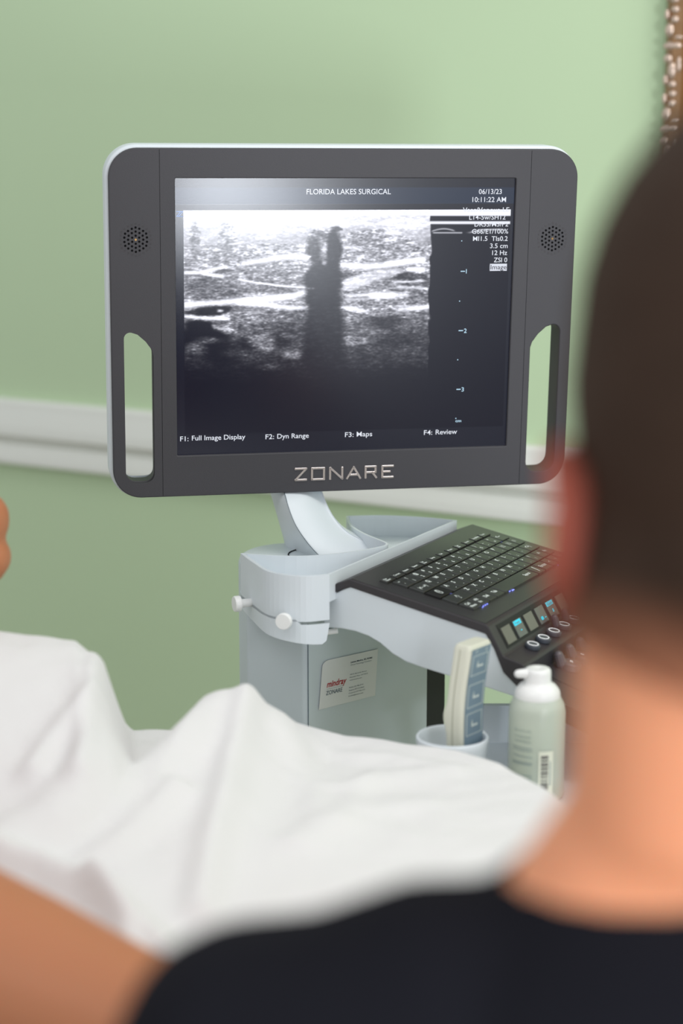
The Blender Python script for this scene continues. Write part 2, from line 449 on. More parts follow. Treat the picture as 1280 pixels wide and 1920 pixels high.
# speaker grilles: hexagonal pattern of holes
for cx, cy in ((-.2310, .0865), (.2330, .0846)):
    bm = new(); pit = .0043
    for ringn in range(5):
        pts = []
        if ringn == 0: pts = [(0, 0)]
        else:
            cs = [(ringn * pit * math.cos(math.radians(60 * k + 90)), ringn * pit * math.sin(math.radians(60 * k + 90))) for k in range(6)]
            for k in range(6):
                for j in range(ringn):
                    t = j / ringn; x = cs[k][0] * (1 - t) + cs[(k + 1) % 6][0] * t; y = cs[k][1] * (1 - t) + cs[(k + 1) % 6][1] * t
                    q = math.hypot(x, y); s_ = (ringn * pit) / q * .55 + .45; pts.append((x * s_, y * s_))
        for x, y in pts:
            r = .00125 if ringn < 4 else .0011
            cc = mw(cx + x, cy + y, .00215)
            mi = 2 if (ringn == 0) else (1 if ringn == 4 else 0)
            lathe(bm, [(r * .2, .0), (r, .0), (r, .0003), (r * .2, .0003)], cc, mn, 10, mi)
    obj('speaker_grille', bm, ['bezel2', 'console', 'gold2'], monitor)

# --- screen
cyl = {}
def col_emit(name, col, s=1.0):
    return mat(name, (0.002, .002, .003), .2, spec=.5, emis=col, estr=s, var=0)
SM = [mat('lcd_black', (.004, .005, .009), .2, spec=.6, emis=(.0012, .002, .011), estr=1.0, var=0),
      col_emit('lcd_navy_band', srgb(28, 40, 62)), col_emit('lcd_header', srgb(20, 22, 36)),
      col_emit('lcd_white', srgb(232, 236, 246)), col_emit('lcd_cyan_white', srgb(190, 225, 246)),
      None, col_emit('lcd_blue_line', srgb(120, 160, 230)), col_emit('lcd_box', srgb(222, 226, 238)), col_emit('lcd_textdark', srgb(30, 30, 44))]
us = bpy.data.materials.new('ultrasound_image'); us.use_nodes = True
b = us.node_tree.nodes['Principled BSDF']; b.inputs['Base Color'].default_value = (.003, .003, .005, 1); b.inputs['Roughness'].default_value = .2
at = us.node_tree.nodes.new('ShaderNodeVertexColor'); at.layer_name = 'scan'
us.node_tree.links.new(at.outputs['Color'], b.inputs['Emission Color']); b.inputs['Emission Strength'].default_value = 1.0
SM[5] = us
bm = new()
def squad(x0, y0, x1, y1, z, mi):                       # rectangle in monitor metres
    vs = [bm.verts.new(mw(x, y, z)) for x, y in ((x0, y0), (x1, y0), (x1, y1), (x0, y1))]
    f = bm.faces.new(vs); f.material_index = mi; return f
def sq_px(x0, y0, x1, y1, z, mi):
    a = mpx(x0, y0); c = mpx(x1, y1); return squad(a[0], c[1], c[0], a[1], z, mi)
squad(-.189, -.1515, .189, .1515, -.0020, 0)
h0 = mpx(500, 352)[1]; h1 = mpx(500, 383)[1]; h2 = mpx(500, 394)[1]
squad(-.188, h0, .188, .1505, -.0019, 2); squad(-.188, h1, .188, h0, -.0019, 1); squad(-.188, h2, .188, h1 - .0006, -.0019, 2)
def stext(s, x0, y, x1, cap, mi=3, bold=.005, ang=None):
    a = Vector(mpx(x0, y)); bb = mpx(x1, y)
    add_text(bm, s, lambda X, Y: mw(a.x + X, a.y + Y, -.0015), bb[0] - a.x if len(s) > 1 else None, cap * .000592, mi, bold)
stext('FLORIDA LAKES SURGICAL', 575, 364.5, 733, 9.5)
stext('06/13/23', 898, 364, 941, 9); stext('10:11:22 AM', 886, 379, 949, 9)
stext('Vasc/Venous-LE', 868, 398, 955, 8.5); stext('L14-5w/SH12', 880, 412, 948, 8.5); stext('DR55/M5/P2', 890, 425, 953, 8.5)
stext('G66/E1/100%', 885, 438.5, 953, 8.5); stext('MI1.5', 887, 452, 914, 8.5); stext('TIs0.2', 922, 452, 952, 8.5); stext('3.5 cm', 919, 465.5, 952, 8.5)
stext('12 Hz', 923, 478.5, 951, 8.5); stext('ZSI 0', 926, 492, 951, 8.5)
sq_px(919, 495, 950.5, 508, -.0018, 7)
stext('Image', 920, 505.5, 950, 8.5, 8)
stext('1', 873.8, 513, 879, 8, 4, .012); stext('2', 870, 624.5, 876, 8, 4, .012); stext('3', 865.5, 734.5, 872.5, 8, 4, .012); stext('cm', 854, 792, 865, 5, 4, .02)
for x0, x1, y in ((864, 872, 509), (860, 868.5, 620.3), (856, 864, 730.5)): sq_px(x0, y - .8, x1, y + .8, -.0015, 4)
for x, y in ((866, 452), (862, 565), (858.5, 675), (855, 785)): sq_px(x - .9, y - .9, x + .9, y + .9, -.0015, 4)
stext('F1:', 338, 828, 353.5, 9); stext('Full Image Display', 360, 826.5, 460, 9); stext('F2:', 498, 824, 514, 9); stext('Dyn Range', 520, 823, 579, 9)
stext('F3:', 647, 820, 663, 9); stext('Maps', 669, 819, 698, 9); stext('F4:', 795, 816, 810.5, 9); stext('Review', 817, 815, 857, 9)
# small z-shaped emblem at the top left of the scan
def sline(x0, y0, x1, y1, wd_=.9, mi=6):
    a = Vector(mpx(x0, y0)); c = Vector(mpx(x1, y1)); d = (c - a).normalized(); n = Vector((-d.y, d.x)) * (wd_ * .0003)
    vs = [bm.verts.new(mw(*p, -.0015)) for p in (a - n, c - n, c + n, a + n)]; bm.faces.new(vs).material_index = mi
for l in ((331, 397, 343, 397), (339, 397, 331, 406), (343, 397, 335, 406), (331, 406, 343, 406), (335, 406, 343, 406)): sline(*l)

# scan image painted on a fine grid as display content
gx0, gx1, gy0, gy1 = 343, 960, 394, 800
H_, W_ = gy1 - gy0, gx1 - gx0
yy, xx = np.mgrid[gy0:gy1, gx0:gx1].astype(float)
def sm(a, b, x): t = np.clip((x - a) / (b - a), 0, 1); return t * t * (3 - 2 * t)
def blur(a, sx, sy):
    def g(s): r = int(3 * s) + 1; k = np.exp(-.5 * (np.arange(-r, r + 1) / s) ** 2); return k / k.sum()
    kx, ky = g(sx), g(sy)
    a = np.apply_along_axis(lambda v: np.convolve(v, kx, 'same'), 1, a); return np.apply_along_axis(lambda v: np.convolve(v, ky, 'same'), 0, a)
def nz(sx, sy): a = blur(np.random.randn(H_, W_), sx, sy); return a / a.std()
warp = nz(22, 9) * 2.2
lay = np.interp(yy + warp, [394, 404, 420, 428, 480, 540, 575, 600, 625, 660, 690, 720, 760, 800], [1.05, .97, .95, .76, .66, .60, .60, .44, .27, .18, .07, .025, .008, 0])
img = lay.copy()
def line(pts, wdt, amp, soft=1.0):
    global img
    xs = [p[0] for p in pts]; ys = [p[1] for p in pts]
    yc = np.interp(xx, xs, ys); e = 7.0
    m = sm(xs[0] - 2, xs[0] + e, xx) * (1 - sm(xs[-1] - e, xs[-1] + 2, xx))
    img = img + amp * 1.15 * m * np.exp(-((yy - yc + warp * .25) / (wdt * 1.3)) ** 2)
def ell(cx, cy, rx, ry, val, edge=.35, mix=1.0, rot=0):
    global img
    c, s = math.cos(rot), math.sin(rot)
    dx, dy = xx - cx + warp * .6, yy - cy + warp * .4
    d = np.sqrt(((dx * c + dy * s) / rx) ** 2 + ((-dx * s + dy * c) / ry) ** 2)
    m = (1 - sm(1 - edge, 1 + edge, d)) * mix; img = img * (1 - m) + val * m
# darker muscle areas
ell(395, 545, 62, 26, .36, .4, .8); ell(470, 530, 60, 14, .50, .5, .7); ell(520, 545, 45, 7, .42, .5, .8); ell(420, 508, 18, 4, .22, .5, .9)
ell(700, 460, 60, 30, .56, .6, .6); ell(760, 517, 24, 8, .2, .4, .9); ell(790, 545, 30, 26, .28, .5, .7); ell(720, 600, 30, 18, .12, .5, .8); ell(680, 560, 26, 7, .45, .5, .6)
ell(365, 450, 9, 36, .40, .5, .8); ell(425, 455, 15, 40, .42, .5, .65); ell(655, 516, 16, 8, .35, .5, .7)
# shadows
ell(365, 640, 62, 22, .015, .35, 1); ell(385, 620, 40, 18, .01, .3, 1, .25); ell(400, 583, 36, 9, .05, .3, .95, -.08); ell(370, 588, 24, 6, .08, .4, .8)
ell(545, 618, 26, 15, .09, .5, .9, -.6); ell(520, 637, 20, 10, .07, .5, .9); ell(415, 665, 32, 20, .03, .5, .9); ell(460, 650, 30, 14, .06, .5, .8)
# bright tissue planes
line([(343, 511), (372, 511), (395, 505), (428, 499)], 2.2, .55); line([(375, 512), (400, 516), (422, 519)], 2.2, .6)
line([(446, 523), (480, 530), (520, 536), (590, 541)], 1.6, .6); line([(450, 495), (490, 489), (515, 483), (545, 481), (584, 483)], 3.0, .5)
line([(425, 458), (445, 456), (460, 452)], 1.6, .3); line([(478, 449), (500, 446), (520, 443)], 1.6, .25); line([(535, 433), (560, 431), (575, 433)], 1.8, .3)
line([(343, 573), (385, 570), (430, 565), (500, 561), (550, 554), (592, 542)], 4.2, .7); line([(440, 567), (500, 572), (545, 577), (590, 576)], 3.2, .6)
line([(343, 593), (380, 596), (434, 598)], 2.6, .7); line([(395, 610), (415, 616), (442, 620)], 3.6, .6); line([(405, 583.5), (420, 583)], 2.0, .7)
for cx, cy, rx, ry, v in ((478, 587, 20, 5, .8), (485, 601, 26, 5, .75), (490, 640, 19, 13, .62), (548, 664, 15, 8, .6), (541, 628, 14, 5, .38), (365, 652, 18, 9, .42),
                          (388, 638, 22, 6, .36), (436, 620, 16, 6, .4), (505, 688, 20, 6, .25), (450, 662, 26, 8, .2), (560, 600, 18, 20, .32), (520, 612, 30, 8, .3)):
    ell(cx, cy, rx, ry, v, .8, .85)
# right half
line([(636, 497), (665, 500), (720, 497), (765, 490), (798, 488)], 3.4, .6); line([(720, 493), (760, 489), (798, 487)], 2.4, .5); line([(760, 504), (798, 506)], 2.6, .7)
line([(640, 462), (665, 465), (680, 470)], 2.4, .4); line([(720, 437), (752, 437)], 2.2, .35); line([(735, 529), (797, 526)], 1.6, .6); line([(740, 538), (805, 540)], 2.2, .5)
d_ = np.interp(xx, [636, 700, 760], [526, 507, 503]); e_ = np.interp(xx, [636, 690, 750], [548, 532, 512])
mk = sm(-3, 3, yy - d_) * sm(-5, 5, e_ - yy) * sm(632, 646, xx) * (1 - sm(735, 765, xx)); img = img * (1 - mk * .92) + 1.0 * mk * .92
for a in (552, 560): line([(645, a + 3), (690, a), (745, a - 3)], 2.4, .35)
line([(690, 556), (740, 553), (770, 552)], 2.6, .4); line([(618, 576), (660, 577), (690, 586), (712, 591), (760, 581), (812, 575)], 3.0, .75); line([(690, 580), (760, 574)], 2.0, .3)
for cx, cy, rx, ry, v in ((720, 586, 44, 9, .5), (655, 634, 20, 4, .5), (690, 622, 18, 5, .5), (655, 643, 26, 3, .55), (692, 638, 16, 5, .5), (680, 605, 20, 8, .3), (770, 612, 20, 5, .35),
                          (785, 605, 12, 3, .4), (695, 656, 20, 6, .2), (760, 676, 18, 5, .2), (740, 640, 40, 12, .12), (700, 570, 50, 8, .5)):
    ell(cx, cy, rx, ry, v, .8, .85)
# acoustic shadow column
ell(606, 640, 38, 150, .05, .25, .94); ell(606, 520, 36, 34, .055, .2, .97); ell(625, 470, 15, 40, .07, .3, .96); ell(588, 470, 13, 26, .12, .45, .9)
ell(604, 560, 30, 30, .05, .3, .95); ell(600, 440, 16, 10, .30, .7, .6); ell(632, 430, 8, 6, .14, .5, .8)
ell(606, 466, 5, 6, .85, .5, .8); ell(606, 486, 6, 10, .4, .7, .7); ell(606, 491, 5, 4, .7, .6, .6)
line([(566, 482), (585, 482)], 2.2, .4); line([(575, 541), (592, 541)], 1.4, .3)
# speckle, drawn out sideways
spk = np.exp(.20 * nz(1.7, .8) + .15 * nz(4.5, 1.3)); img = img * np.where(img > .7, 1 + (spk - 1) * .35, spk)
low = nz(30, 12); img *= 1 + .08 * low
img[yy > 690] *= .8
img *= 1 - sm(700, 770, yy) * .9
img = np.clip(img, 0, 1.15)
# right of the scan: black, with the bright skin lines running on
out = sm(-2, 2, xx - (806 - (yy - 430) * .012) + 1.2 * nz(2, 6))
rt = np.zeros_like(img)
bl = lambda yc, wdt, a, x0, x1: a * np.exp(-np.abs((yy - yc) / wdt) ** 4) * sm(x0, x0 + 6, xx) * (1 - sm(x1 - 3, x1, xx))
rt += bl(399.5, 5.2, 1.1, 800, 959); rt += bl(417.5, 3.0, 1.0, 800, 958)
yc = 434 - 5 * np.sin(np.clip((xx - 808) / 48, 0, 1) * np.pi); rt += .7 * np.exp(-((yy - yc) / 1.5) ** 2) * sm(806, 812, xx) * (1 - sm(848, 856, xx))
rt += bl(436.5, 1.4, .7, 808, 868); rt += .75 * np.exp(-((yy - np.interp(xx, [880, 900, 945], [436, 431, 430])) / 1.8) ** 2) * sm(868, 890, xx) * (1 - sm(935, 950, xx))
top = (yy < 421)
tail = img * sm(406, 396, yy)
img = img * (1 - out) + rt * out
img[(yy < 404.5)] = np.maximum(img[(yy < 404.5)], .98)
img[(xx > 958)] = 0
img = np.clip(img, 0, 1.1) ** 1.9                      # to linear light
# grid
s0 = mpx(gx0, gy0); s1 = mpx(gx1 - 1, gy0)
NX, NY = 600, 396
A = mpx(gx0 + 1, 395); Bc = mpx(957.5, 799)
gxs = np.linspace(A[0], mpx(958, 399)[0], NX); gys = np.linspace(A[1], Bc[1], NY)
GX, GY = np.meshgrid(gxs, gys)
P3 = np.stack([GX, GY, np.full_like(GX, -.00185), np.ones_like(GX)], -1).reshape(-1, 4) @ np.array(MON).T
Q = P3[:, :3] - np.array(C0); qx = Q @ np.array(CR); qy = Q @ np.array(CU); qz = Q @ np.array(CF)
PX = 640 + F * qx / qz - gx0; PY = 960 - F * qy / qz - gy0
ix = np.clip(PX, 0, W_ - 1.001); iy = np.clip(PY, 0, H_ - 1.001); i0 = ix.astype(int); j0 = iy.astype(int); fx = ix - i0; fy = iy - j0
val = img[j0, i0] * (1 - fx) * (1 - fy) + img[j0, i0 + 1] * fx * (1 - fy) + img[j0 + 1, i0] * (1 - fx) * fy + img[j0 + 1, i0 + 1] * fx * fy
scr = bpy.data.meshes.new('screen'); bm.to_mesh(scr); bm.free()
base_v = len(scr.vertices)
gm = bpy.data.meshes.new('grid')
idx = np.arange(NX * NY).reshape(NY, NX)
qd = np.stack([idx[1:, :-1], idx[1:, 1:], idx[:-1, 1:], idx[:-1, :-1]], -1).reshape(-1, 4)
gm.vertices.add(NX * NY); gm.vertices.foreach_set('co', P3[:, :3].ravel())
gm.loops.add(qd.size); gm.loops.foreach_set('vertex_index', qd.ravel())
gm.polygons.add(len(qd)); gm.polygons.foreach_set('loop_start', np.arange(0, qd.size, 4)); gm.polygons.foreach_set('loop_total', np.full(len(qd), 4))
gm.update(calc_edges=True)
ca = gm.color_attributes.new('scan', 'FLOAT_COLOR', 'POINT')
c4 = np.stack([val * .92 + .0012, val * .93 + .002, val * 1.03 + .011, np.ones_like(val)], -1); ca.data.foreach_set('color', c4.ravel())
for m in SM: scr.materials.append(m); gm.materials.append(m)
gm.polygons.foreach_set('material_index', np.full(len(qd), 5, dtype=np.int32))
bm = new(); bm.from_mesh(gm); bm.from_mesh(scr); full = bpy.data.meshes.new('screen'); bm.to_mesh(full); bm.free()
for m in SM: full.materials.append(m)
tag(obj('screen', full, [], monitor), 'lit screen with a grey ultrasound scan and white readouts')

# --- tray behind the keyboard
def arc_left():
    P = [T0.xy.to_3d(), Vector((-.0414, 1.7935, 0)), Vector((-.0733, 1.8125, 0)), Vector((-.0935, 1.8600, 0)), Vector((-.1076, 1.9003, 0))]
    return catmull(P, 6)
AL = arc_left()
ALuv = [((p - T0).dot(U), (p - T0).dot(W)) for p in AL]
def to3(uv, z): return tw(uv[0], uv[1], z)
UR = .3135
ARuv = [tuple(p.xy) for p in catmull([Vector((.3135, 0, 0)), Vector((.3115, .045, 0)), Vector((.298, .092, 0)), Vector((.275, .126, 0))], 6)]
bite = [tuple(p.xy) for p in catmull([Vector((*ALuv[-1], 0)), Vector((.060, .072, 0)), Vector((.096, .037, 0)), Vector((.140, .0155, 0)), Vector((.158, .0150, 0)), Vector((.170, .028, 0)),
                                      Vector((.196, .064, 0)), Vector((.230, .098, 0)), Vector((.275, .126, 0))], 5)]
outline = ALuv + bite[1:-1] + list(reversed(ARuv))       # closed, front edge last->first
ZT = .925
cen = (UR / 2, .055)
def inset(loop, d):
    n = len(loop); out_ = []
    for i in range(n):
        a = Vector(loop[i - 1]); b_ = Vector(loop[i]); c = Vector(loop[(i + 1) % n])
        t = ((b_ - a).normalized() + (c - b_).normalized())
        if t.length < 1e-6: t = c - b_
        t.normalize(); nrm = Vector((t.y, -t.x)); out_.append(tuple(b_ + nrm * d))
    return out_
area2 = sum(outline[i - 1][0] * outline[i][1] - outline[i][0] * outline[i - 1][1] for i in range(len(outline)))
inn = inset(outline, .0028 * (1 if area2 < 0 else -1))
bm = new()
loft(bm, [[to3(p, .896) for p in outline], [to3(p, ZT) for p in outline], [to3(p, ZT) for p in inn], [to3(p, .9005) for p in inn]], cap=False)
f1 = bm.faces.new([bm.verts.new(to3(p, .9005)) for p in inn]); f2 = bm.faces.new([bm.verts.new(to3(p, .896)) for p in outline])
bmesh.ops.triangulate(bm, faces=[f1, f2]); bmesh.ops.remove_doubles(bm, verts=bm.verts, dist=1e-5)
bmesh.ops.recalc_face_normals(bm, faces=bm.faces)
tray = obj('rear_tray', bm, 'shell', um)
# side skirt on the left, upper and lower leaf with a slot between them
bm = new(); N = len(AL)
def skirt(zt, zb, k0, k1, th=.0022, off=.0008):
    rings = []
    for k in range(k0, k1 + 1):
        u_, v_ = ALuv[k]; j = min(k, N - 2); t = (Vector(ALuv[j + 1]) - Vector(ALuv[j])).normalized(); nrm = Vector((-t.y, t.x)) * (-1 if area2 < 0 else 1)
        if nrm.dot(Vector((-.3, -.3))) < 0: nrm = -nrm
        o_ = Vector((u_, v_)) + nrm * off; i_ = o_ - nrm * th; s = k / (N - 1)
        rings.append([to3(o_, zt(s)), to3(i_, zt(s)), to3(i_, zb(s)), to3(o_, zb(s))])
    loft(bm, rings)
skirt(lambda s: ZT - .0002, lambda s: .8775 - .002 * s, 0, N - 1)
def low_b(s):
    x = min(1, s / .10); rr = math.sqrt(max(0, 1 - (1 - x) ** 2)); return .8735 - (.0225 * rr) * (1 - s) ** .9 - .008 * s * rr
skirt(lambda s: .8738 if s < .27 else .8790, low_b, 0, N - 1)
obj('side_skirt', bm, 'shell', um)
# knobs
for (px, py, Y, dr, r, nm) in ((536, 1162, 1.795, Vector((-.30, -.93, 0)), .0085, 0), (455, 1131, 1.860, Vector((-.93, -.38, 0)), .0085, 0)):
    c = at_y(px, py, Y); bm = new(); dr.normalize()
    lathe(bm, [(.0002, -.012), (.0045, -.012), (.0045, .003), (r * .95, .003), (r, .0045), (r, .0085), (r * .93, .0098), (.0002, .0098)], c, dr, 28)
    obj('thumb_knob', bm, 'white', um, False)
bm = new(); lathe(bm, [(.0002, -.006), (.003, -.006), (.003, .006), (.0002, .006)], at_y(622, 1184, 1.83), Vector((1, .2, .1)), 12); obj('latch', bm, 'white', um)

# --- column with its round cap
pc = Vector((-.0510, 2.0, 0)); bm = new()
lathe(bm, [(.0655, .10), (.0655, .893), (.0635, .899), (.058, .902), (.0005, .9035)], pc, seg=64)
obj('column', bm, 'cab', um, True)
bm = new()
lathe(bm, [(.036, .9036), (.0362, .9046), (.0372, .9046), (.0374, .9036)], pc + Vector((.028, -.012, 0)), seg=48)
bmesh.ops.delete(bm, geom=[f for f in bm.faces if len(f.verts) > 8], context='FACES_ONLY')
obj('cap_seam', bm, 'bezel2', um)

# --- monitor arm, side face and front face
sec = [  # row, left, seam, right, yL, yS, yR
    (1055, 541, 622, 800, 2.035, 1.962, 1.985), (1040, 538, 609, 765, 2.035, 1.963, 1.990), (1020, 532, 589, 700, 2.035, 1.967, 2.000), (1000, 526, 572, 655, 2.035, 1.972, 2.008),
    (975, 519, 555, 629, 2.037, 1.978, 2.015), (950, 512, 544, 614, 2.040, 1.985, 2.022), (925, 505, 536, 604, 2.045, 1.995, 2.03), (895, 498, 528, 596, 2.06, 2.02, 2.045),
    (850, 492, 522, 590, 2.075, 2.045, 2.06), (760, 490, 520, 588, 2.08, 2.05, 2.065)]
rings = []
for row, l, s, r, yl, ys, yr in sec:
    L_, S_, R_ = at_y(l, row, yl), at_y(s, row, ys), at_y(r, row, yr)
    z = (L_.z + S_.z + R_.z) / 3
    for p in (L_, S_, R_): p.z = z
    B_ = (L_ + R_) / 2 + Vector((.005, .045, 0)); B2 = L_ + Vector((.004, .035, 0)); B3 = R_ + Vector((-.008, .035, 0))
    sl = L_.lerp(S_, .90); sr = S_.lerp(R_, .05)
    m1 = L_.lerp(S_, .5) + Vector((-.0015, -.002, 0)); m2 = S_.lerp(R_, .5) + Vector((.002, -.006, 0))
    ring = [L_, m1, sl, S_.lerp(sl, .2) + Vector((.0004, .0012, 0)), sr, m2, S_.lerp(R_, .93), R_, B3, B_, B2]
    rings.append(ring)
RR = []
for i in range(len(rings[0])):
    RR.append(catmull([r[i] for r in rings], 4))
rings2 = [[RR[i][k] for i in range(len(RR))] for k in range(len(RR[0]))]
rings2 = [[p for p in catmull(r, 4, True)] for r in rings2]
bm = new(); loft(bm, rings2)
obj('monitor_arm', bm, 'shell', um, True)
bm = new()
pl = catmull([r[3] + Vector((-.0002, -.0006, 0)) for r in rings], 4)
tube(bm, pl, [.0005] * len(pl), 6); obj('arm_seam', bm, 'ink', um)
bm = new(); add_box(bm, (-.045, -.06, -.083), (.07, .09, .04), MON, .008); obj('arm_mount', bm, 'shell', um)

# --- console body: white underside seen from the left, black deck
kn = KB.to_3x3() @ Vector((0, 0, 1)); ku = KB.to_3x3() @ Vector((1, 0, 0))
cheek_p = kw(-22, 0, 0); cheek_n = ku
ch = [(625, 1114), (657, 1098), (700, 1111), (760, 1131), (830, 1156), (905, 1182), (922, 1198), (940, 1228), (957, 1251), (968, 1258), (973, 1309),
      (961, 1306), (916, 1291), (880, 1280), (835, 1266), (790, 1252), (760, 1241), (735, 1226), (712, 1206), (690, 1193), (665, 1184), (640, 1179), (606, 1177), (606, 1124)]
pts = [at_plane(x, y, cheek_p, cheek_n) for x, y in ch]
bm = new(); prism(bm, pts, ku * .302)
me = bpy.data.meshes.new('t'); bm.to_mesh(me); bm.free()
cheek = obj('console_body', me, 'shell', um)
bv = cheek.modifiers.new('bevel', 'BEVEL'); bv.width = .0016; bv.segments = 2; bv.limit_method = 'ANGLE'; bv.angle_limit = math.radians(50)
# deck profile (y, z) in mm, extruded along the rows
dp = [(62, -20), (50, -9), (36, 0), (-118, 0), (-121, -1), (-142, -25), (-144, -26), (-164, -27), (-167, -29), (-169, -46), (-330, -66), (-345, -74), (-345, -88), (-190, -68), (-164, -52), (-146, -42),
      (-132, -22), (-120, -9.5), (-30, -9), (34, -8.5), (46, -16), (60, -28)]
bm = new()
prism(bm, [kw(-24, y, z) for y, z in dp], ku * .307)
con = obj('console_deck', bm, 'console', um)
bv = con.modifiers.new('bevel', 'BEVEL'); bv.width = .0012; bv.segments = 2; bv.limit_method = 'ANGLE'
bm = new(); prism(bm, [kw(-22, 35, .05), kw(281, 35, .05), kw(281, -117, .05), kw(-22, -117, .05)], kn * .0006); kbd = obj('keyboard', bm, 'deck', um)
# light under the keys
for x, y, a, b_ in ((25, -54, 3.2, 1.2), (27.5, -57, 2.5, 1.2), (22, -95, 2.2, .8), (27, -95, 2.6, .8), (32, -95, 2.4, .8), (99, -95.2, 5, 1.2), (92, -94.5, 3, .9), (248, -19, 2.6, 1.0), (228, -95.5, 1.6, .8), (18, -96, 1, .8)):
    bm = new(); add_box(bm, (x / 1000, y / 1000, .0013), (a / 1000, b_ / 1000, .0006), KB)
    obj('backlight', bm, 'bled', kbd)
u1 = 19.0
def key(x, y, wd_, hd, legs, mt='key', name='key'):
    bm = new(); g_ = 1.5; top = 3.3
    x0, x1, y0, y1 = x * u1 + g_ * .5, (x + wd_) * u1 - g_ * .5, -(y * u1) - g_ * .5, -(y + hd) * u1 + g_ * .5
    ins = .7
    loft(bm, [[kw(a, b, h) for a, b in ((x0 + i, y0 - i), (x1 - i, y0 - i), (x1 - i, y1 + i), (x0 + i, y1 + i))] for h, i in ((.6, 0), (top - .5, .1), (top, ins))])
    for (s, cx, cy, cap, rot) in legs:
        cap *= 1.18; v, f, nat = text_pts(s, .03); wdt = nat * cap
        add_text(bm, s, lambda X, Y, cx=cx, cy=cy, wdt=wdt: kw(x0 + cx + X * 1000 - wdt / 2 * 0, y0 - cy + Y * 1000, top + .06), wdt / 1000, cap / 1000, 1, .03)
    return obj(name, bm, [mt, 'legend'], kbd)
def dual(x, y, up_, lo): key(x, y, 1, 1, [(up_, 3, 6.5, 3.6, 0), (lo, 6.0, 14.6, 3.4, 0)])
# function row of flat keys
fn = ['Text Annotate', 'Comment', 'Pictogram', 'Report', 'Text Edit', 'Calcs', 'Export', 'Physio', 'Guide Mark', 'Patient', 'Setup', 'Print']
fn = ['New Patient', 'Current', 'Patient', 'Report', 'End Exam', 'Setup', 'Calc', 'Physio', 'Text Edit', 'Annot', 'BodyMark', 'Tools']
for k in range(12):
    s = fn[k].split(' ')
    lg = [(s[0], 2.2, 5.4, 2.2, 0)] if len(s) == 1 else [(s[0], 2.2, 4.2, 2.0, 0), (s[1], 2.2, 7.4, 2.0, 0)]
    key(-.32 + k * 1.17, -.62, 1.1, .56, lg)
for k, (a, b_) in enumerate(zip('~!@#$%^&*()_+', "`1234567890-=")): dual(k, 0, a, b_)
key(13, 0, 1.1, 1, [('<--', 4, 9.5, 4.2, 0)])
key(0, 1, 1.5, 1, [('|<- ->|', 6, 11, 3.6, 0)])
for k, c in enumerate('QWERTYUIOP'): key(1.5 + k, 1, 1, 1, [(c, 3.4, 7.2, 4.2, 0), ('-', 11, 15, 2.6, 0)])
for k, (a, b_) in enumerate((('{ [', '} ]'), ('} ]', ''), ('| \\', ''))): key(11.5 + k * .9, 1, .9, 1, [(a, 4, 9, 3.4, 0)])
key(0, 2, 1.75, 1, [], 'keyb')
for k, c in enumerate('ASDFGHJKL'): key(1.75 + k, 2, 1, 1, [(c, 3.4, 7.2, 4.2, 0), ('-', 11, 15, 2.6, 0)])
dual(10.75, 2, ':', ';'); dual(11.75, 2, '"', "'"); key(12.75, 2, 1.4, 1, [('<-|', 6, 10, 4.6, 0)])
key(0, 3, 2.3, 1, [], 'key')
for k, c in enumerate('ZXCVBNM'): key(2.3 + k, 3, 1, 1, [(c, 3.4, 7.2, 4.2, 0), ('-', 11, 15, 2.6, 0)])
dual(9.3, 3, '<', ','); dual(10.3, 3, '>', '.'); dual(11.3, 3, '?', '/'); key(12.3, 3, 1.0, 1, [('^', 6, 11, 5, 0)]); key(13.3, 3, .8, 1, [('Fn', 3, 10, 3.4, 0)])
key(0, 4, 1.05, 1, [('Ctrl', 3, 8, 3.2, 0), ('Menu', 3, 14, 3, 0)]); key(1.05, 4, 1.05, 1, [('Alt', 4, 8, 3.2, 0), ('Fn', 4, 14, 3, 0)])
key(2.1, 4, 1.0, 1, [('Del', 4, 11, 3.6, 0)]); key(3.1, 4, 1.1, 1, [('Tab', 5, 11, 3.6, 0)])
key(4.2, 4, 4.9, 1, [('Space', 70, 11, 3.6, 0)]); key(9.15, 4, 1.0, 1, [('/', 7, 14, 9, 0)]); key(10.2, 4, 1.15, 1, [('Enter', 3, 11, 4.2, 0)])
for k, c in enumerate(('<', 'v', '>')): key(11.4 + k * .9, 4, .86, 1, [(c, 6, 11, 3.8, 0)])
# outlined marks on the caps and shift keys
bm = new()
def kring(cx, cy, rx, ry, w_, z=2.72, seg=28, half=False):
    n = seg; o = [(cx + rx * math.cos(2 * math.pi * k / n), cy + ry * math.sin(2 * math.pi * k / n)) for k in range(n)]
    i_ = [(cx + (rx - w_) * math.cos(2 * math.pi * k / n), cy + (ry - w_) * math.sin(2 * math.pi * k / n)) for k in range(n)]
    for k in range(n):
        q = [o[k], o[(k + 1) % n], i_[(k + 1) % n], i_[k]]; bm.faces.new([bm.verts.new(kw(a, b, z)) for a, b in q])
kring(15.5, -47, 3.0, 5.0, .9, 3.42); kring(15.5, -45.6, 1.9, 2.6, .6, 3.42)
for q in ([(20, -62.5), (16.5, -67), (19, -67), (19, -71), (21, -71), (21, -67), (23.5, -67)],):
    ctr = (20, -67)
    o = [kw(a, b, 3.42) for a, b in q]; i_ = [kw(ctr[0] + (a - ctr[0]) * .68, ctr[1] + (b - ctr[1]) * .78, 3.42) for a, b in q]
    for k in range(len(q)): bm.faces.new([bm.verts.new(p) for p in (o[k], o[(k + 1) % len(q)], i_[(k + 1) % len(q)], i_[k])])
obj('key_marks', bm, 'legend', kbd)

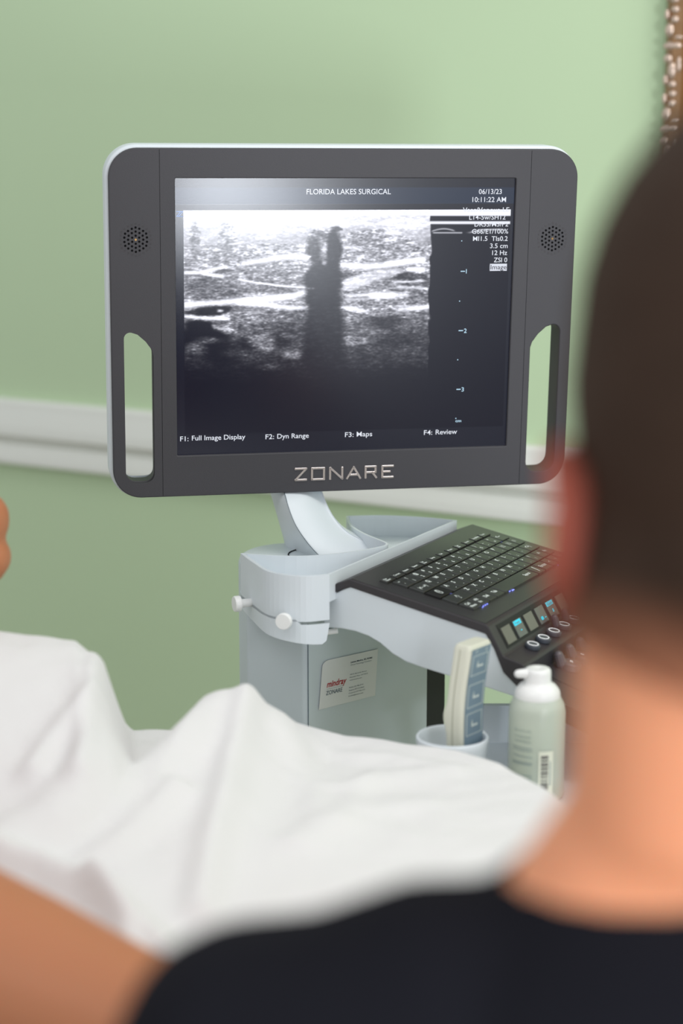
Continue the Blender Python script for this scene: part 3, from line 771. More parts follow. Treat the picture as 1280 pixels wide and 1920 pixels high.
# --- soft key display, knobs, lower panel
def face_pt(x, t, h=0.0):                               # on the steep face, t mm down from its top edge
    y = -121 - t * .659; z = -1 - t * .752; return kw(x, y - h * .75, z + h * .66)
bm = new()
prism(bm, [face_pt(-8, 3, .1), face_pt(272, 3, .1), face_pt(272, 29, .1), face_pt(-8, 29, .1)], (face_pt(0, 0, .3) - face_pt(0, 0, 0)))
disp = obj('soft_key_display', bm, 'black', con)
lbls = {1: 'Freeze', 4: 'B Gain', 3: '-', 6: 'Depth'}
for k in range(9):
    bm = new(); x0 = -4 + k * 29.0; wk = 21
    prism(bm, [face_pt(x0, 8, .5), face_pt(x0 + wk, 8, .5), face_pt(x0 + wk, 26, .5), face_pt(x0, 26, .5)], face_pt(0, 0, 1.0) - face_pt(0, 0, 0))
    if k == 1 or k == 4:
        prism(bm, [face_pt(x0 + 1.2, 8.6, 1.55), face_pt(x0 + wk - 3, 8.6, 1.55), face_pt(x0 + wk - 3, 13.4, 1.55), face_pt(x0 + 1.2, 13.4, 1.55)], (face_pt(0, 0, .1) - face_pt(0, 0, 0)), 1)
        s = 'Freeze' if k == 1 else 'Gain'
        add_text(bm, s, lambda X, Y: face_pt(x0 + 3 + X * 1000, 12.6 - Y * 1000, 1.8), .0125, .0032, 3, .01)
        add_text(bm, '--' if k == 1 else '8', lambda X, Y: face_pt(x0 + 9 + X * 1000, 21 - Y * 1000, 1.8), .0035, .0035, 1, .03)
    if k == 3:
        add_text(bm, '8 -', lambda X, Y: face_pt(x0 + 5 + X * 1000, 22.5 - Y * 1000, 1.8), .013, .0035, 1, .03)
    obj('soft_key', bm, ['oled2' if k in (0, 2, 5, 7) else 'oled', 'cyan', 'legend', 'oled2'], con)
for k in range(9):
    bm = new(); c = kw(26 + k * 28.5, -153.5, -26.5)
    lathe(bm, [(.0003, 0), (.0072, 0), (.0080, .0012), (.0080, .0040), (.0072, .0050), (.0003, .0052)], c, kn, 32)
    rr = [(.0058, .0053), (.0058, .0055), (.0052, .0055), (.0052, .0053)]
    lathe(bm, [(.0051, .0050), (.0051, .00545), (.0058, .00545), (.0058, .0050)], c, kn, 32, 1)
    if k > 2:                                           # lever that stands on the farther ones
        tube(bm, [kw(26 + k * 28.5 - 6, -147, -23), kw(26 + k * 28.5 - 7, -144, -16)], [.0042, .0038], 12)
    obj('control_button', bm, ['knob', 'knobw'], con, False)
def low_pt(x, y, h=0.0): return kw(x, y, -46 - (-(y) - 169) * .1242 + h)
for k in range(6):
    bm = new(); c = low_pt(60 + k * 30, -186, 0)
    lathe(bm, [(.0003, -.001), (.0105, -.001), (.0110, .002), (.0100, .0075), (.0085, .0088), (.0003, .0090)], c, kn, 32)
    tube(bm, [low_pt(54 + k * 30, -178, 4), low_pt(52 + k * 30, -174, 12)], [.006, .005], 12)
    add_text(bm, 'B' if k % 2 else 'F', lambda X, Y, k=k: low_pt(58 + k * 30 + X * 1000, -188 + Y * 1000, 9.3), .0035, .0035, 1, .02)
    obj('rotary_knob', bm, ['knob', 'knobw'], con, False)
for k in range(6):
    for r_ in range(2):
        bm = new(); x, y = 78 + k * 26, -204 - r_ * 22
        prism(bm, [low_pt(x + a, y + b, -.5) for a, b in rrect(0, 0, 18, 9, 3, 4)], kn * .0022)
        add_text(bm, ('Probe', 'Print', 'Save', 'Store', 'Clip', 'Zoom')[k], lambda X, Y: low_pt(x + 3 + X * 1000, y + 3.2 + Y * 1000, 1.9), .012, .0028, 1)
        obj('panel_button', bm, ['knob', 'legend'], con)
bm = new(); prism(bm, [low_pt(a, b, -.4) for a, b in rrect(20, -225, 66, -178, 8, 6)], kn * .0012); obj('panel_inset', bm, 'console', con)
bm = new(); bmesh.ops.create_uvsphere(bm, u_segments=32, v_segments=16, radius=.022, matrix=Matrix.Translation(low_pt(150, -275, 0))); obj('trackball', bm, 'knob', con, True)

# --- cabinet under the console
ca_ = Vector((-.0385, 1.8455, 0)); cu_ = Vector((.660, .751, 0)); cv_ = Vector((-.751, .660, 0))
def cw(a, b, z): return ca_ + cu_ * a + cv_ * b + Vector((0, 0, z))
bm = new()
loop = []
def cpl(a, b): return (a, b)
ol = [(0.003, .0), (.208, 0), (.208, .13), (.055, .13), (.02, .115), (0, .085), (0, .003)]
prism(bm, [cw(a, b, .14) for a, b in ol], Vector((0, 0, .7350)))
cabn = obj('cabinet', bm, 'cab', um)
bv = cabn.modifiers.new('bevel', 'BEVEL'); bv.width = .0025; bv.segments = 3; bv.limit_method = 'ANGLE'
bm = new()
add_box(bm, (0, 0, 0), (.0009, .0009, .72), Matrix.Translation(cw(.0045, -.0003, .50)))
prism(bm, [cw(.012, -.0004, .8475), cw(.208, -.0004, .8475), cw(.208, -.0004, .8488), cw(.012, -.0004, .8488)], cv_ * .001)
obj('panel_seam', bm, 'ink', cabn)
bm = new(); prism(bm, [cw(.2085, .002, .14), cw(.240, .0, .14), cw(.240, .05, .14), cw(.2085, .05, .14)], Vector((0, 0, .745))); obj('rear_post', bm, 'black', um)
bm = new()
prism(bm, [cw(a, b, .075) for a, b in rrect(-.10, -.12, .36, .28, .06, 6)], Vector((0, 0, .075)))
base = obj('cart_base', bm, 'cab', um)
for a, b_ in ((-.06, -.08), (.32, -.08), (-.06, .24), (.32, .24)):
    bm = new(); lathe(bm, [(.004, -.014), (.033, -.014), (.036, -.008), (.036, .008), (.033, .014), (.004, .014)], cw(a, b_, .037), cu_, 28)
    add_box(bm, (0, 0, 0), (.02, .02, .03), Matrix.Translation(cw(a, b_, .068)))
    obj('caster', bm, 'knob', base)

# --- accessory tray with cup
bm = new(); tz = .757
ta, tb, tc, td = at_z(800, 1500, tz), at_z(1150, 1500, tz), at_z(1150, 1372, tz), at_z(860, 1372, tz)
x0, x1, y0, y1 = .055, .262, 1.545, 1.765
prism(bm, [Vector((x, y, tz - .012)) for x, y in ((.080, 1.60), (.105, 1.583), (.135, 1.578), (.155, 1.565), (.175, 1.545), (.262, 1.545), (.262, 1.765), (.075, 1.765))], Vector((0, 0, .012)))
atr = obj('accessory_tray', bm, 'shell', um)
bm = new()
lp = [(.118, 1.757), (.262, 1.757), (.262, 1.765), (.118, 1.765)]
prism(bm, [Vector((.118, 1.757, tz)), Vector((.262, 1.757, tz)), Vector((.262, 1.757, .7975)), Vector((.126, 1.757, .7975)), Vector((.121, 1.757, .794)), Vector((.118, 1.757, .787))], Vector((0, .008, 0)))
add_box(bm, (.258, 1.67, .790), (.008, .18, .068), None, .002)
obj('tray_rim', bm, 'shell', atr)
bm = new(); cupc = Vector((.1015, 1.618, 0))
lathe(bm, [(.0305, tz), (.0345, .804), (.0352, .8095), (.0338, .8115), (.0322, .8095), (.0310, .804), (.0275, tz + .003)], cupc, seg=56)
obj('cup_holder', bm, 'shell', atr, True)
bm = new(); tube(bm, [Vector((.13, 1.70, .740)), Vector((.13, 1.74, .66)), Vector((.125, 1.88, .63)), cw(.18, .02, .63)], [.012, .012, .012, .012], 14); obj('bracket', bm, 'cab', atr)

atr.location += Vector((.0055, .058, -.0165))

# ------------------------------------------------------------------ business card held on the cabinet
cfp = ca_ - cv_ * .0014
def chit(x, y): return at_plane(x, y, cfp, -cv_)
q = [chit(598, 1331), chit(703, 1304), chit(708.5, 1217), chit(604.5, 1240)]
def cmap(a, b): return q[0] * (1 - a) * (1 - b) + q[1] * a * (1 - b) + q[2] * a * b + q[3] * (1 - a) * b
bm = new()
ctl = [(0, 0), (1, 0), (1, 1)] + [(.10, 1.0), (.055, .985), (.02, .95), (.004, .90)]
prism(bm, [cmap(a, b) for a, b in ctl], cv_ * .0004)
def ctext(s, a0, a1, b, cap, mi, shear=0.0, bold=0.0):
    add_text(bm, s, lambda X, Y: cmap(a0 + X + shear * Y, b + Y) - cv_ * .0003, a1 - a0, cap, mi, bold)
ctext('mindray', .105, .44, .43, .125, 1, .12, .02)
ctext('ZONARE', .10, .385, .27, .085, 2, 0, .01)
a_ = .10
prism(bm, [cmap(.11, .39) - cv_ * .0003, cmap(.42, .39) - cv_ * .0003, cmap(.42, .394) - cv_ * .0003, cmap(.11, .394) - cv_ * .0003], cv_ * .0001, 2)
ctext('Lisette Medina, RS, RDMS', .505, .90, .83, .032, 3, 0, .02); ctext('Clinical Technology Consultant', .505, .89, .775, .028, 2)
ctext('420 N. Bernardo Avenue', .505, .81, .575, .026, 2); ctext('Mountain View, CA 94043', .505, .83, .515, .026, 2); ctext('www.zonare.com', .505, .725, .455, .026, 2)
ctext('Mobile 321.986.2719', .505, .76, .30, .026, 2); ctext('Support 877.913.8663', .505, .78, .24, .026, 2); ctext('Corporate 877.966.2731', .505, .80, .18, .026, 2); ctext('lmedina@zonare.com', .505, .77, .12, .026, 2)
tag(obj('business_card', bm, ['card', 'red', 'ink', 'inkd']), 'white business card with red and grey print stuck to the grey cabinet', 'card')

# ------------------------------------------------------------------ remote control standing in the cup
rf = Vector((.617, .787, 0)); rs = Vector((-.787, .617, 0))
rows = [(1209, 880, 1.600), (1240, 875.5, 1.598), (1280, 869.5, 1.597), (1320, 865.5, 1.597), (1360, 864, 1.598), (1400, 864, 1.600), (1440, 866, 1.602)]
FW, SD = .0385, .0195
C_ = []
for y, x, Y in rows: C_.append(at_y(x, y + 12, Y))
C_ = catmull(C_, 4)
def rsec(c, fw_, sd, r=.004):
    out_ = []
    for a, b_ in rrect(0, 0, fw_, sd, r, 4): out_.append(c + rf * a + rs * b_)
    return out_
zz = [c.z for c in C_]; rc_top = C_[0]
bm = new(); rings = []
n = len(C_)
for k, c in enumerate(C_):
    s = k / (n - 1); sd = SD + .004 * math.exp(-((s - .60) / .09) ** 2)
    if k == 0:
        cc = c + Vector((0, 0, .004)); rings.append([p for p in rsec(cc + rf * .003 + rs * .002, FW - .006, sd - .004, .004)])
        cc = c + Vector((0, 0, .003)); rings.append([p for p in rsec(cc + rf * .001 + rs * .001, FW - .002, sd - .002, .004)])
    rings.append(rsec(c, FW, sd))
loft(bm, rings)
rem = thing('remote_control', rings[-1][0].lerp(rings[-1][len(rings[-1]) // 2], .5), 'cream bed remote control with a blue-grey keypad standing in the round cup', 'remote control')
obj('body', bm, 'cream', rem, False)
def rpt(a, t, off=.0004):                              # a across 0..1, t down 0..1
    k = t * (n - 1); i = min(int(k), n - 2); c = C_[i].lerp(C_[i + 1], k - i)
    return c + rf * (a * FW) - rs * off
def strip(bm, a0, a1, t0, t1, off, mi=0, seg=10):
    L1 = [rpt(a0, t0 + (t1 - t0) * k / seg, off) for k in range(seg + 1)]; R1 = [rpt(a1, t0 + (t1 - t0) * k / seg, off) for k in range(seg + 1)]
    for k in range(seg):
        bm.faces.new([bm.verts.new(p) for p in (L1[k], R1[k], R1[k + 1], L1[k + 1])]).material_index = mi
bm = new(); strip(bm, .10, .93, .0, 1, .0004, 0, 24)
pad = obj('keypad', bm, 'blue', rem)
for (t0, t1) in ((.085, .26), (.33, .52), (.565, .745)):
    bm = new(); a0, a1 = .17, .86; wv, wh = .03, .006
    strip(bm, a0, a1, t0, t0 + wh, .0007); strip(bm, a0, a1, t1 - wh, t1, .0007); strip(bm, a0, a0 + wv, t0, t1, .0007); strip(bm, a1 - wv, a1, t0, t1, .0007)
    m = (t0 + t1) / 2
    strip(bm, .40, .68, m + .008, m + .026, .0007); strip(bm, .40, .47, m - .012, m + .012, .0007); strip(bm, .41, .45, m - .028, m - .018, .0007)
    obj('button_outline', bm, 'line', pad)
bm = new()
for a, t, sg in ((.30, .045, -1), (.74, .035, 1)):
    for (da, dt) in ((0, 0),):
        strip(bm, a - .03, a - .015, t - .014, t + .014, .0007, 0, 2); strip(bm, a + .015, a + .03, t - .014, t + .014, .0007, 0, 2)
        tt = t + sg * .016
        for k in range(3): strip(bm, a - .055 + .018 * k, a + .055 - .018 * k, tt + sg * .006 * k, tt + sg * .006 * k + .003, .0007, 0, 1)
obj('arrow_print', bm, 'line', pad)
bm = new()
for k in range(n - 1):
    a, b_ = C_[k] + rs * (SD * .55) - rf * .0003, C_[k + 1] + rs * (SD * .55) - rf * .0003
    bm.faces.new([bm.verts.new(p) for p in (a - rs * .0004, a + rs * .0004, b_ + rs * .0004, b_ - rs * .0004)])
obj('side_seam', bm, 'cream2', rem)

rem.location += Vector((.0045, .058, -.0165))

# ------------------------------------------------------------------ gel bottle
bz = tz; bcn = Vector((.1795, 1.600, 0)); R0 = .0268
zt = .8835
bo = thing('gel_bottle', bcn + Vector((0, 0, bz)), 'translucent bottle of clear gel with a white flip cap and barcode label', 'bottle')
bm = new(); lathe(bm, [(.0005, bz + .0005), (R0 - .003, bz + .0005), (R0, bz + .004), (R0, .842), (R0 - .0012, .849), (R0 - .0045, .856), (R0 - .0095, .861), (.0145, .863), (.0005, .863)], bcn, seg=56)
obj('bottle_body', bm, 'bottle', bo, True)
bm = new(); lathe(bm, [(.0005, bz + .002), (R0 - .0025, bz + .003), (R0 - .0018, .836), (.0005, .836)], bcn, seg=40)
obj('gel', bm, 'gel', bo, True)
bm = new(); lathe(bm, [(.0145, .8465), (.0212, .8465), (.0216, .848), (.0216, .8600), (.0205, .8635), (.0170, .8680), (.0132, .8702), (.0126, .8722), (.0126, .8795), (.0121, .8828), (.0106, .8843), (.0045, .8843), (.0035, .8832), (.0003, .8830)], bcn, seg=56)
tube(bm, [bcn + Vector((-.004, -.002, .8790)), bcn + Vector((-.0135, -.004, .8800)), bcn + Vector((-.0190, -.005, .8800))], [.0060, .0046, .0040], 16)
cap_ = obj('cap', bm, 'white', bo, True)
bm = new()
def bpt(a, z, off=.0003): return bcn + Vector((math.sin(a) * (R0 + off), -math.cos(a) * (R0 + off), z))
def bstrip(bm, a0, a1, z0, z1, off, mi, seg=6):
    for k in range(seg):
        u0 = a0 + (a1 - a0) * k / seg; u2 = a0 + (a1 - a0) * (k + 1) / seg
        bm.faces.new([bm.verts.new(p) for p in (bpt(u0, z0, off), bpt(u2, z0, off), bpt(u2, z1, off), bpt(u0, z1, off))]).material_index = mi
bstrip(bm, -.02, .52, .766, .810, .0004, 0)
z_ = .806
for hgt, gap in ((.003, .001), (.002, .0012), (.003, .001), (.002, .0007), (.001, .001), (.0024, .0008), (.001, .001), (.0012, .0018), (.0015, .0014), (.0026, .0005), (.0026, .0004), (.001, .0004)):
    bstrip(bm, .06, .33, z_ - hgt, z_, .0006, 1); z_ -= hgt + gap
bstrip(bm, .39, .43, .776, .800, .0006, 2)
obj('barcode_label', bm, ['plabel', 'bar', 'print'], bo)
bm = new()
for s, z in (('GEL 8.5 FL OZ', .828), ('ULTRASOUND', .822), ('TRANSMISSION', .8175)):
    nat = len(s) * .08
    add_text(bm, s, lambda X, Y, z=z: bpt(-.98 + X / R0, z + Y - .0 * X), .018, .0022, 0)
for z in (.812, .8095, .8035, .7975, .796, .785, .782, .775): bstrip(bm, -1.05, -.25, z, z + .0008, .0004, 0, 10)
obj('printed_text', bm, 'print', bo)

bo.location += Vector((.0068, .058, -.0168))

# ------------------------------------------------------------------ examination table and white drape
tbl = thing('exam_table', (-.6, 1.36, 0), 'padded exam table under the white drape', 'exam table')
bm = new(); add_box(bm, (-.62, 1.325, .735), (1.50, .66, .09), None, .02); obj('mattress', bm, 'vinyl', tbl)
bm = new(); add_box(bm, (-.62, 1.36, .66), (1.40, .48, .05), None, .01); add_box(bm, (-.62, 1.36, .36), (.5, .34, .58), None, .01); add_box(bm, (-.62, 1.36, .04), (1.1, .46, .07), None, .01)
obj('pedestal', bm, 'cab', tbl)

ctrlf = [(-1.3, 1.66), (-.60, 1.66), (-.42, 1.66), (-.30, 1.672), (-.19, 1.69), (-.10, 1.688), (-.026, 1.677), (.04, 1.655), (.105, 1.626), (.145, 1.585), (.176, 1.530), (.190, 1.488), (.1955, 1.462)]
ctrln = [(-1.3, 1.12), (-.5, 1.14), (-.3, 1.17), (-.20, 1.15), (-.10, 1.10), (.02, 1.11), (.09, 1.20), (.14, 1.32), (.176, 1.39), (.190, 1.43), (.1955, 1.455)]
def itp(c, x): return float(np.interp(x, [p[0] for p in c], [p[1] for p in c]))
def seg_d(p, a, b_):
    ab = b_ - a; t = max(0, min(1, (p - a).dot(ab) / ab.length_squared)); return (p - (a + ab * t)).length, t
def P2(x, y, z=.82): return at_z(x, y, z).xy
# folds: pixel polyline, height at start/end, half width (m), z of the fold used for placing it
folds = [
    ([(470, 1345), (440, 1420), (405, 1530), (372, 1640)], .018, .012, .014, .84),
    ([(445, 1330), (330, 1400), (210, 1470), (90, 1530), (-60, 1570)], .030, .016, .034, .84),
    ([(190, 1330), (170, 1400), (150, 1470)], .016, .010, .012, .85),
    ([(60, 1480), (130, 1430), (190, 1400)], .012, .006, .012, .84),
    ([(600, 1385), (660, 1400), (740, 1405), (850, 1425)], .004, .003, .014, .81),
    ([(640, 1480), (760, 1440), (840, 1430)], .006, .004, .016, .81),
    ([(560, 1600), (700, 1520), (800, 1500)], .006, .004, .02, .81),
    ([(-20, 1600), (80, 1612), (180, 1650), (270, 1700), (330, 1760)], .020, .016, .014, .83),
    ([(180, 1640), (230, 1700), (250, 1790)], .012, .010, .010, .83),
    ([(520, 1330), (580, 1420), (600, 1520)], .010, .004, .018, .83),
    ([(330, 1500), (250, 1560), (160, 1600)], .010, .006, .014, .83),
    ([(700, 1440), (660, 1500), (640, 1560)], .004, .003, .012, .81)]
FD = []
for pl_, h0_, h1_, w_, z in folds: FD.append(([P2(x, y, z) for x, y in pl_], h0_, h1_, w_))
def ss(a, b, x): t = max(0, min(1, (x - a) / (b - a))); return t * t * (3 - 2 * t)
ridge_x = [-1.3, -.60, -.42, -.30, -.262, -.243, -.230, -.217, -.210, -.202, -.190]
ridge_z = [.98, .95, .935, .915, .910, .908, .896, .880, .862, .835, .80]
def height(x, y):
    p = Vector((x, y)); z = .80
    # far left hump
    h1 = np.interp(x + (y - 1.60) * .15, ridge_x, ridge_z) - .80
    z1 = h1 * math.exp(-((y - 1.60) / (.085 if y > 1.6 else .21)) ** 2)
    # second tent, peak behind the fold
    xs = [-.170, -.152, -.138, -.120, -.104, -.088, -.072, -.055, -.038, -.020, -.008]; zs = [0, .002, .018, .036, .039, .037, .035, .029, .016, .004, 0]
    sk = x + (1.60 - y) * .18
    h2 = np.interp(sk, xs, zs) * math.exp(-((y - 1.60) / (.07 if y > 1.6 else .20)) ** 2)
    z2 = h2 + .022 * math.exp(-((y - 1.36) / .16) ** 2) * math.exp(-((x + .12) / .20) ** 2)
    z += max(z1, z2) + .25 * min(z1, z2)
    for pts_, a, b_, w_ in FD:
        best = 0
        L = len(pts_) - 1
        for i in range(L):
            d, t = seg_d(p, pts_[i], pts_[i + 1])
            tt = (i + t) / L; e = (a + (b_ - a) * tt) * math.exp(-(d / w_) ** 2) * ss(1.66, 1.57, p.y)
            best = max(best, e)
        z += best
    z += .0022 * noise.noise(Vector((x * 17, y * 17, 1.3))) + .0012 * noise.noise(Vector((x * 45, y * 45, 7.3)))
    return z
NXs, NYs = 230, 120
xs_ = list(np.concatenate([np.linspace(-1.3, -.42, 40), np.linspace(-.415, .1955, NXs - 40)]))
bm = new(); V = []
for x in xs_:
    yf, yn = itp(ctrlf, x), itp(ctrln, x); row = []
    for k in range(NYs + 1):
        t = k / NYs; t = t + .0; y = yn + (yf - yn) * t
        e = min((y - yn), (yf - y), (.2 - x) * 1.2)
        z = height(x, y) - .004 * math.exp(-max(0, e) / .008)
        row.append(bm.verts.new((x, y, z)))
    V.append(row)
for i in range(len(V) - 1):
    for k in range(NYs): bm.faces.new((V[i][k], V[i + 1][k], V[i + 1][k + 1], V[i][k + 1]))
# hanging sides
bound = [V[i][0] for i in range(len(V))] + [V[-1][k] for k in range(1, NYs + 1)] + [V[i][NYs] for i in range(len(V) - 2, -1, -1)]
prev = bound; cx_, cy_ = -.4, 1.37
for lev in range(1, 9):
    cur = []
    for j, v in enumerate(bound):
        d = Vector((v.co.x - cx_, (v.co.y - cy_) * 2.5, 0)).normalized()
        zz_ = v.co.z + (.52 - v.co.z) * (lev / 8) ** 1.0
        wv = .006 * math.sin(j * .11) * lev / 8 + .002 * min(1, lev / 1.5)
        cur.append(bm.verts.new((v.co.x + d.x * wv, v.co.y + d.y * wv, zz_)))
    for j in range(len(bound) - 1): bm.faces.new((prev[j], prev[j + 1], cur[j + 1], cur[j]))
    prev = cur
bmesh.ops.recalc_face_normals(bm, faces=bm.faces)
tag(obj('drape', bm, 'sheet', None, True), 'crumpled white cotton drape spread over the patient and table', 'drape')

# ------------------------------------------------------------------ people
def hand(bm, wrist, dirv, side, palm_n, s=1.0, curl=.5):
    """five separate fingers; dirv along the hand, side towards the thumb, palm_n out of the palm"""
    d = Vector(dirv).normalized(); n_ = Vector(palm_n).normalized(); sd = d.cross(n_).normalized()
    if sd.dot(Vector(side)) < 0: sd = -sd
    pal = [wrist, wrist + d * .035 * s, wrist + d * .075 * s]
    tube(bm, pal, [.024 * s, .036 * s, .038 * s], 14, (1, .42), n_)
    for k, (o_, L, r) in enumerate(((.028, .070, .0090), (.0095, .078, .0092), (-.0095, .072, .0088), (-.028, .056, .0078))):
        b0 = wrist + d * .075 * s + sd * o_ * s; P = [b0 - d * .02 * s, b0]; dd = d.copy()
        for j in range(3):
            a = curl * (.55 + .1 * k) ; dd = (dd * math.cos(a) + n_ * math.sin(a) * 1).normalized() if j else (dd + n_ * curl * .35).normalized()
            P.append(P[-1] + dd * L * s * (.45, .32, .25)[j])
        tube(bm, P, [r * s * 1.05, r * s * 1.05, r * s, r * s * .92, r * s * .82], 10)
    b0 = wrist + d * .022 * s + sd * .026 * s
    tube(bm, [b0, b0 + (d * .6 + sd * .7 + n_ * .25).normalized() * .034 * s, b0 + (d * .85 + sd * .55 + n_ * .5).normalized() * .064 * s], [.014 * s, .0115 * s, .0095 * s], 10)

def head_parts(bm, c, grow=0.0, face=True):
    """head facing +y, centre of the cranium at c"""
    ellipsoid(bm, c, (.077 + grow, .094 + grow, .100 + grow))
    if not face: return
    ellipsoid(bm, c + Vector((0, .030, -.050)), (.058, .060, .072)); ellipsoid(bm, c + Vector((0, .050, -.095)), (.035, .036, .030))       # face and chin
    ellipsoid(bm, c + Vector((0, .078, -.004)), (.052, .018, .014)); ellipsoid(bm, c + Vector((.036, .066, -.045)), (.020, .016, .018)); ellipsoid(bm, c + Vector((-.036, .066, -.045)), (.020, .016, .018))
    tube(bm, [c + Vector((0, .088, -.014)), c + Vector((0, .100, -.040)), c + Vector((0, .104, -.052))], [.007, .010, .012], 10)           # nose
    ellipsoid(bm, c + Vector((.010, .098, -.056)), (.007, .008, .006)); ellipsoid(bm, c + Vector((-.010, .098, -.056)), (.007, .008, .006))
    ellipsoid(bm, c + Vector((0, .087, -.076)), (.024, .010, .0055)); ellipsoid(bm, c + Vector((0, .085, -.085)), (.020, .010, .006))         # lips

def ear(bm, c, sx):
    """thin shell with rim"""
    pts_ = [(0, .030), (.014, .032), (.022, .020), (.021, .002), (.014, -.016), (.006, -.030), (-.004, -.034), (-.006, -.018)]
    P = [c + Vector((sx * (.007 + .009 * (1 if i in (1, 2, 3, 4) else .3)), -p[0] * .9 + .006, p[1])) for i, p in enumerate(pts_)]
    tube(bm, catmull(P, 4), [.0048] * (len(pts_) * 4 - 3), 10)
    ellipsoid(bm, c + Vector((sx * .008, -.006, .002)), (.008, .017, .028), (0, 0, sx * .5))
    ellipsoid(bm, c + Vector((sx * .008, -.002, -.026)), (.006, .008, .010))

# ---- the person with short brown hair in the foreground
HC = Vector((.1685, .680, 1.2605))
son = thing('person', (.155, .55, 0), 'seated person seen from behind in the foreground, short brown hair, black short-sleeved shirt', 'person')
neck0 = Vector((.1485, .676, 1.190)); neck1 = Vector((.1510, .670, 1.092)); CX = .156
SL, SR = Vector((-.034, .685, .980)), Vector((.352, .675, .984))
EL, WL = Vector((-.100, .735, .745)), Vector((-.010, .905, .870))
ER, WR = Vector((.415, .81, .77)), Vector((.34, 1.03, .865))
SEAT = .55
legs_ = ((-1, Vector((.045, .94, .54))), (1, Vector((.31, .93, .54))))
def torso(g):
    tube(bm, [Vector((CX, .670, .980)), Vector((CX, .663, .90)), Vector((CX, .643, .75)), Vector((CX, .61, .61)), Vector((CX, .59, SEAT))], [.108 + g, .135 + g, .125 + g, .126 + g, .130 + g], 24, (1.26, .80), Vector((0, 1, 0)))
def body(bm):
    tube(bm, [neck0 + Vector((0, .005, .02)), neck0, neck1, neck1 + Vector((0, 0, -.06))], [.059, .060, .064, .074], 24, (1, .95))
    for S in (SL, SR):
        m = 1 if S is SR else -1
        tube(bm, [neck1 + Vector((m * .010, .0, .002)), neck1 + Vector((m * .055, .002, -.048)), neck1 + Vector((m * .098, .004, -.079)), S], [.050, .040, .035, .050], 18)
    torso(0)
    for S, E_, Wr in ((SL, EL, WL), (SR, ER, WR)):
        tube(bm, [S, S.lerp(E_, .4), E_], [.053, .047, .040], 18); tube(bm, [E_, E_.lerp(Wr, .35), Wr], [.040, .039, .027], 18)
    for sx, K in legs_:
        hp = Vector((CX + sx * .085, .59, SEAT)); A_ = Vector((K.x + sx * .01, K.y + .0, .09))
        tube(bm, [hp, hp.lerp(K, .5), K], [.085, .072, .055], 18); tube(bm, [K, K.lerp(A_, .35), A_], [.055, .053, .036], 18)
        tube(bm, [A_ + Vector((0, -.03, -.035)), A_ + Vector((0, .05, -.045)), A_ + Vector((0, .15, -.06))], [.034, .036, .028], 14)
bm = new(); body(bm); head_parts(bm, HC)
EZ = -.052
hand(bm, WL + (WL - EL).normalized() * .01, Vector((.02, .14, .0)), (1, 0, 0), (0, .2, -1), 1, .5)
hand(bm, WR + (WR - ER).normalized() * .01, (WR - ER) + Vector((0, .05, -.05)), (-1, 0, 0), (0, .2, -1), 1, .5)
bd = obj('body', remeshed(bm, .0048, 3), 'skin', son, True)
for sx in (-1, 1):
    bm = new(); bmesh.ops.create_uvsphere(bm, u_segments=16, v_segments=10, radius=.0125, matrix=Matrix.Translation(HC + Vector((sx * .031, .080, -.022))))
    obj('eye', bm, 'iris', son, True)
for sx in (-1, 1):
    bm = new(); ear(bm, HC + Vector((sx * .0700 - .002, -.003, EZ - .003)), sx); obj('ear', remeshed(bm, .0022, 2), 'ear', son, True)
# hair: cap that ends in a short nape
bm = new(); head_parts(bm, HC, .0065, False); ellipsoid(bm, HC + Vector((0, -.022, -.050)), (.069, .075, .070)); ellipsoid(bm, HC + Vector((-.002, .0, .018)), (.080, .094, .100))
tube(bm, [HC + Vector((-.006, -.006, -.03)), HC + Vector((-.016, -.006, -.075)), HC + Vector((-.0185, -.006, -.135))], [.070, .0675, .0675], 24)
hm = remeshed(bm, .004, 3)
bm = new(); bm.from_mesh(hm)
kill = []
for v in bm.verts:
    p = v.co - HC
    front = p.y > .055 + .3 * max(0, p.z) and p.z < .055
    side = (p.y > .012 and p.z < -.015)
    nape = p.z < -.116 + .30 * abs(p.x)
    if front or side or nape: kill.append(v)
bmesh.ops.delete(bm, geom=kill, context='VERTS')
hm_ = M['hair'].copy(); hm_.name = 'brown_hair_faded_nape'; nt = hm_.node_tree
src = [n for n in nt.nodes if n.type == 'MIX'][0]; b_ = nt.nodes['Principled BSDF']; tc_ = [n for n in nt.nodes if n.type == 'TEX_COORD'][0]
sx_ = nt.nodes.new('ShaderNodeSeparateXYZ'); mr = nt.nodes.new('ShaderNodeMapRange'); m2 = nt.nodes.new('ShaderNodeMix'); m2.data_type = 'RGBA'
mr.inputs['From Min'].default_value = HC.z - .062; mr.inputs['From Max'].default_value = HC.z - .112; m2.inputs['B'].default_value = (*srgb(176, 112, 82), 1)
nt.links.new(tc_.outputs['Object'], sx_.inputs[0]); nt.links.new(sx_.outputs['Z'], mr.inputs['Value']); nt.links.new(mr.outputs[0], m2.inputs['Factor'])
nt.links.new(src.outputs['Result'], m2.inputs['A']); nt.links.new(m2.outputs['Result'], b_.inputs['Base Color'])
hr = obj('hair', bm, hm_, son, True)
so = hr.modifiers.new('solid', 'SOLIDIFY'); so.thickness = .004; so.offset = -1
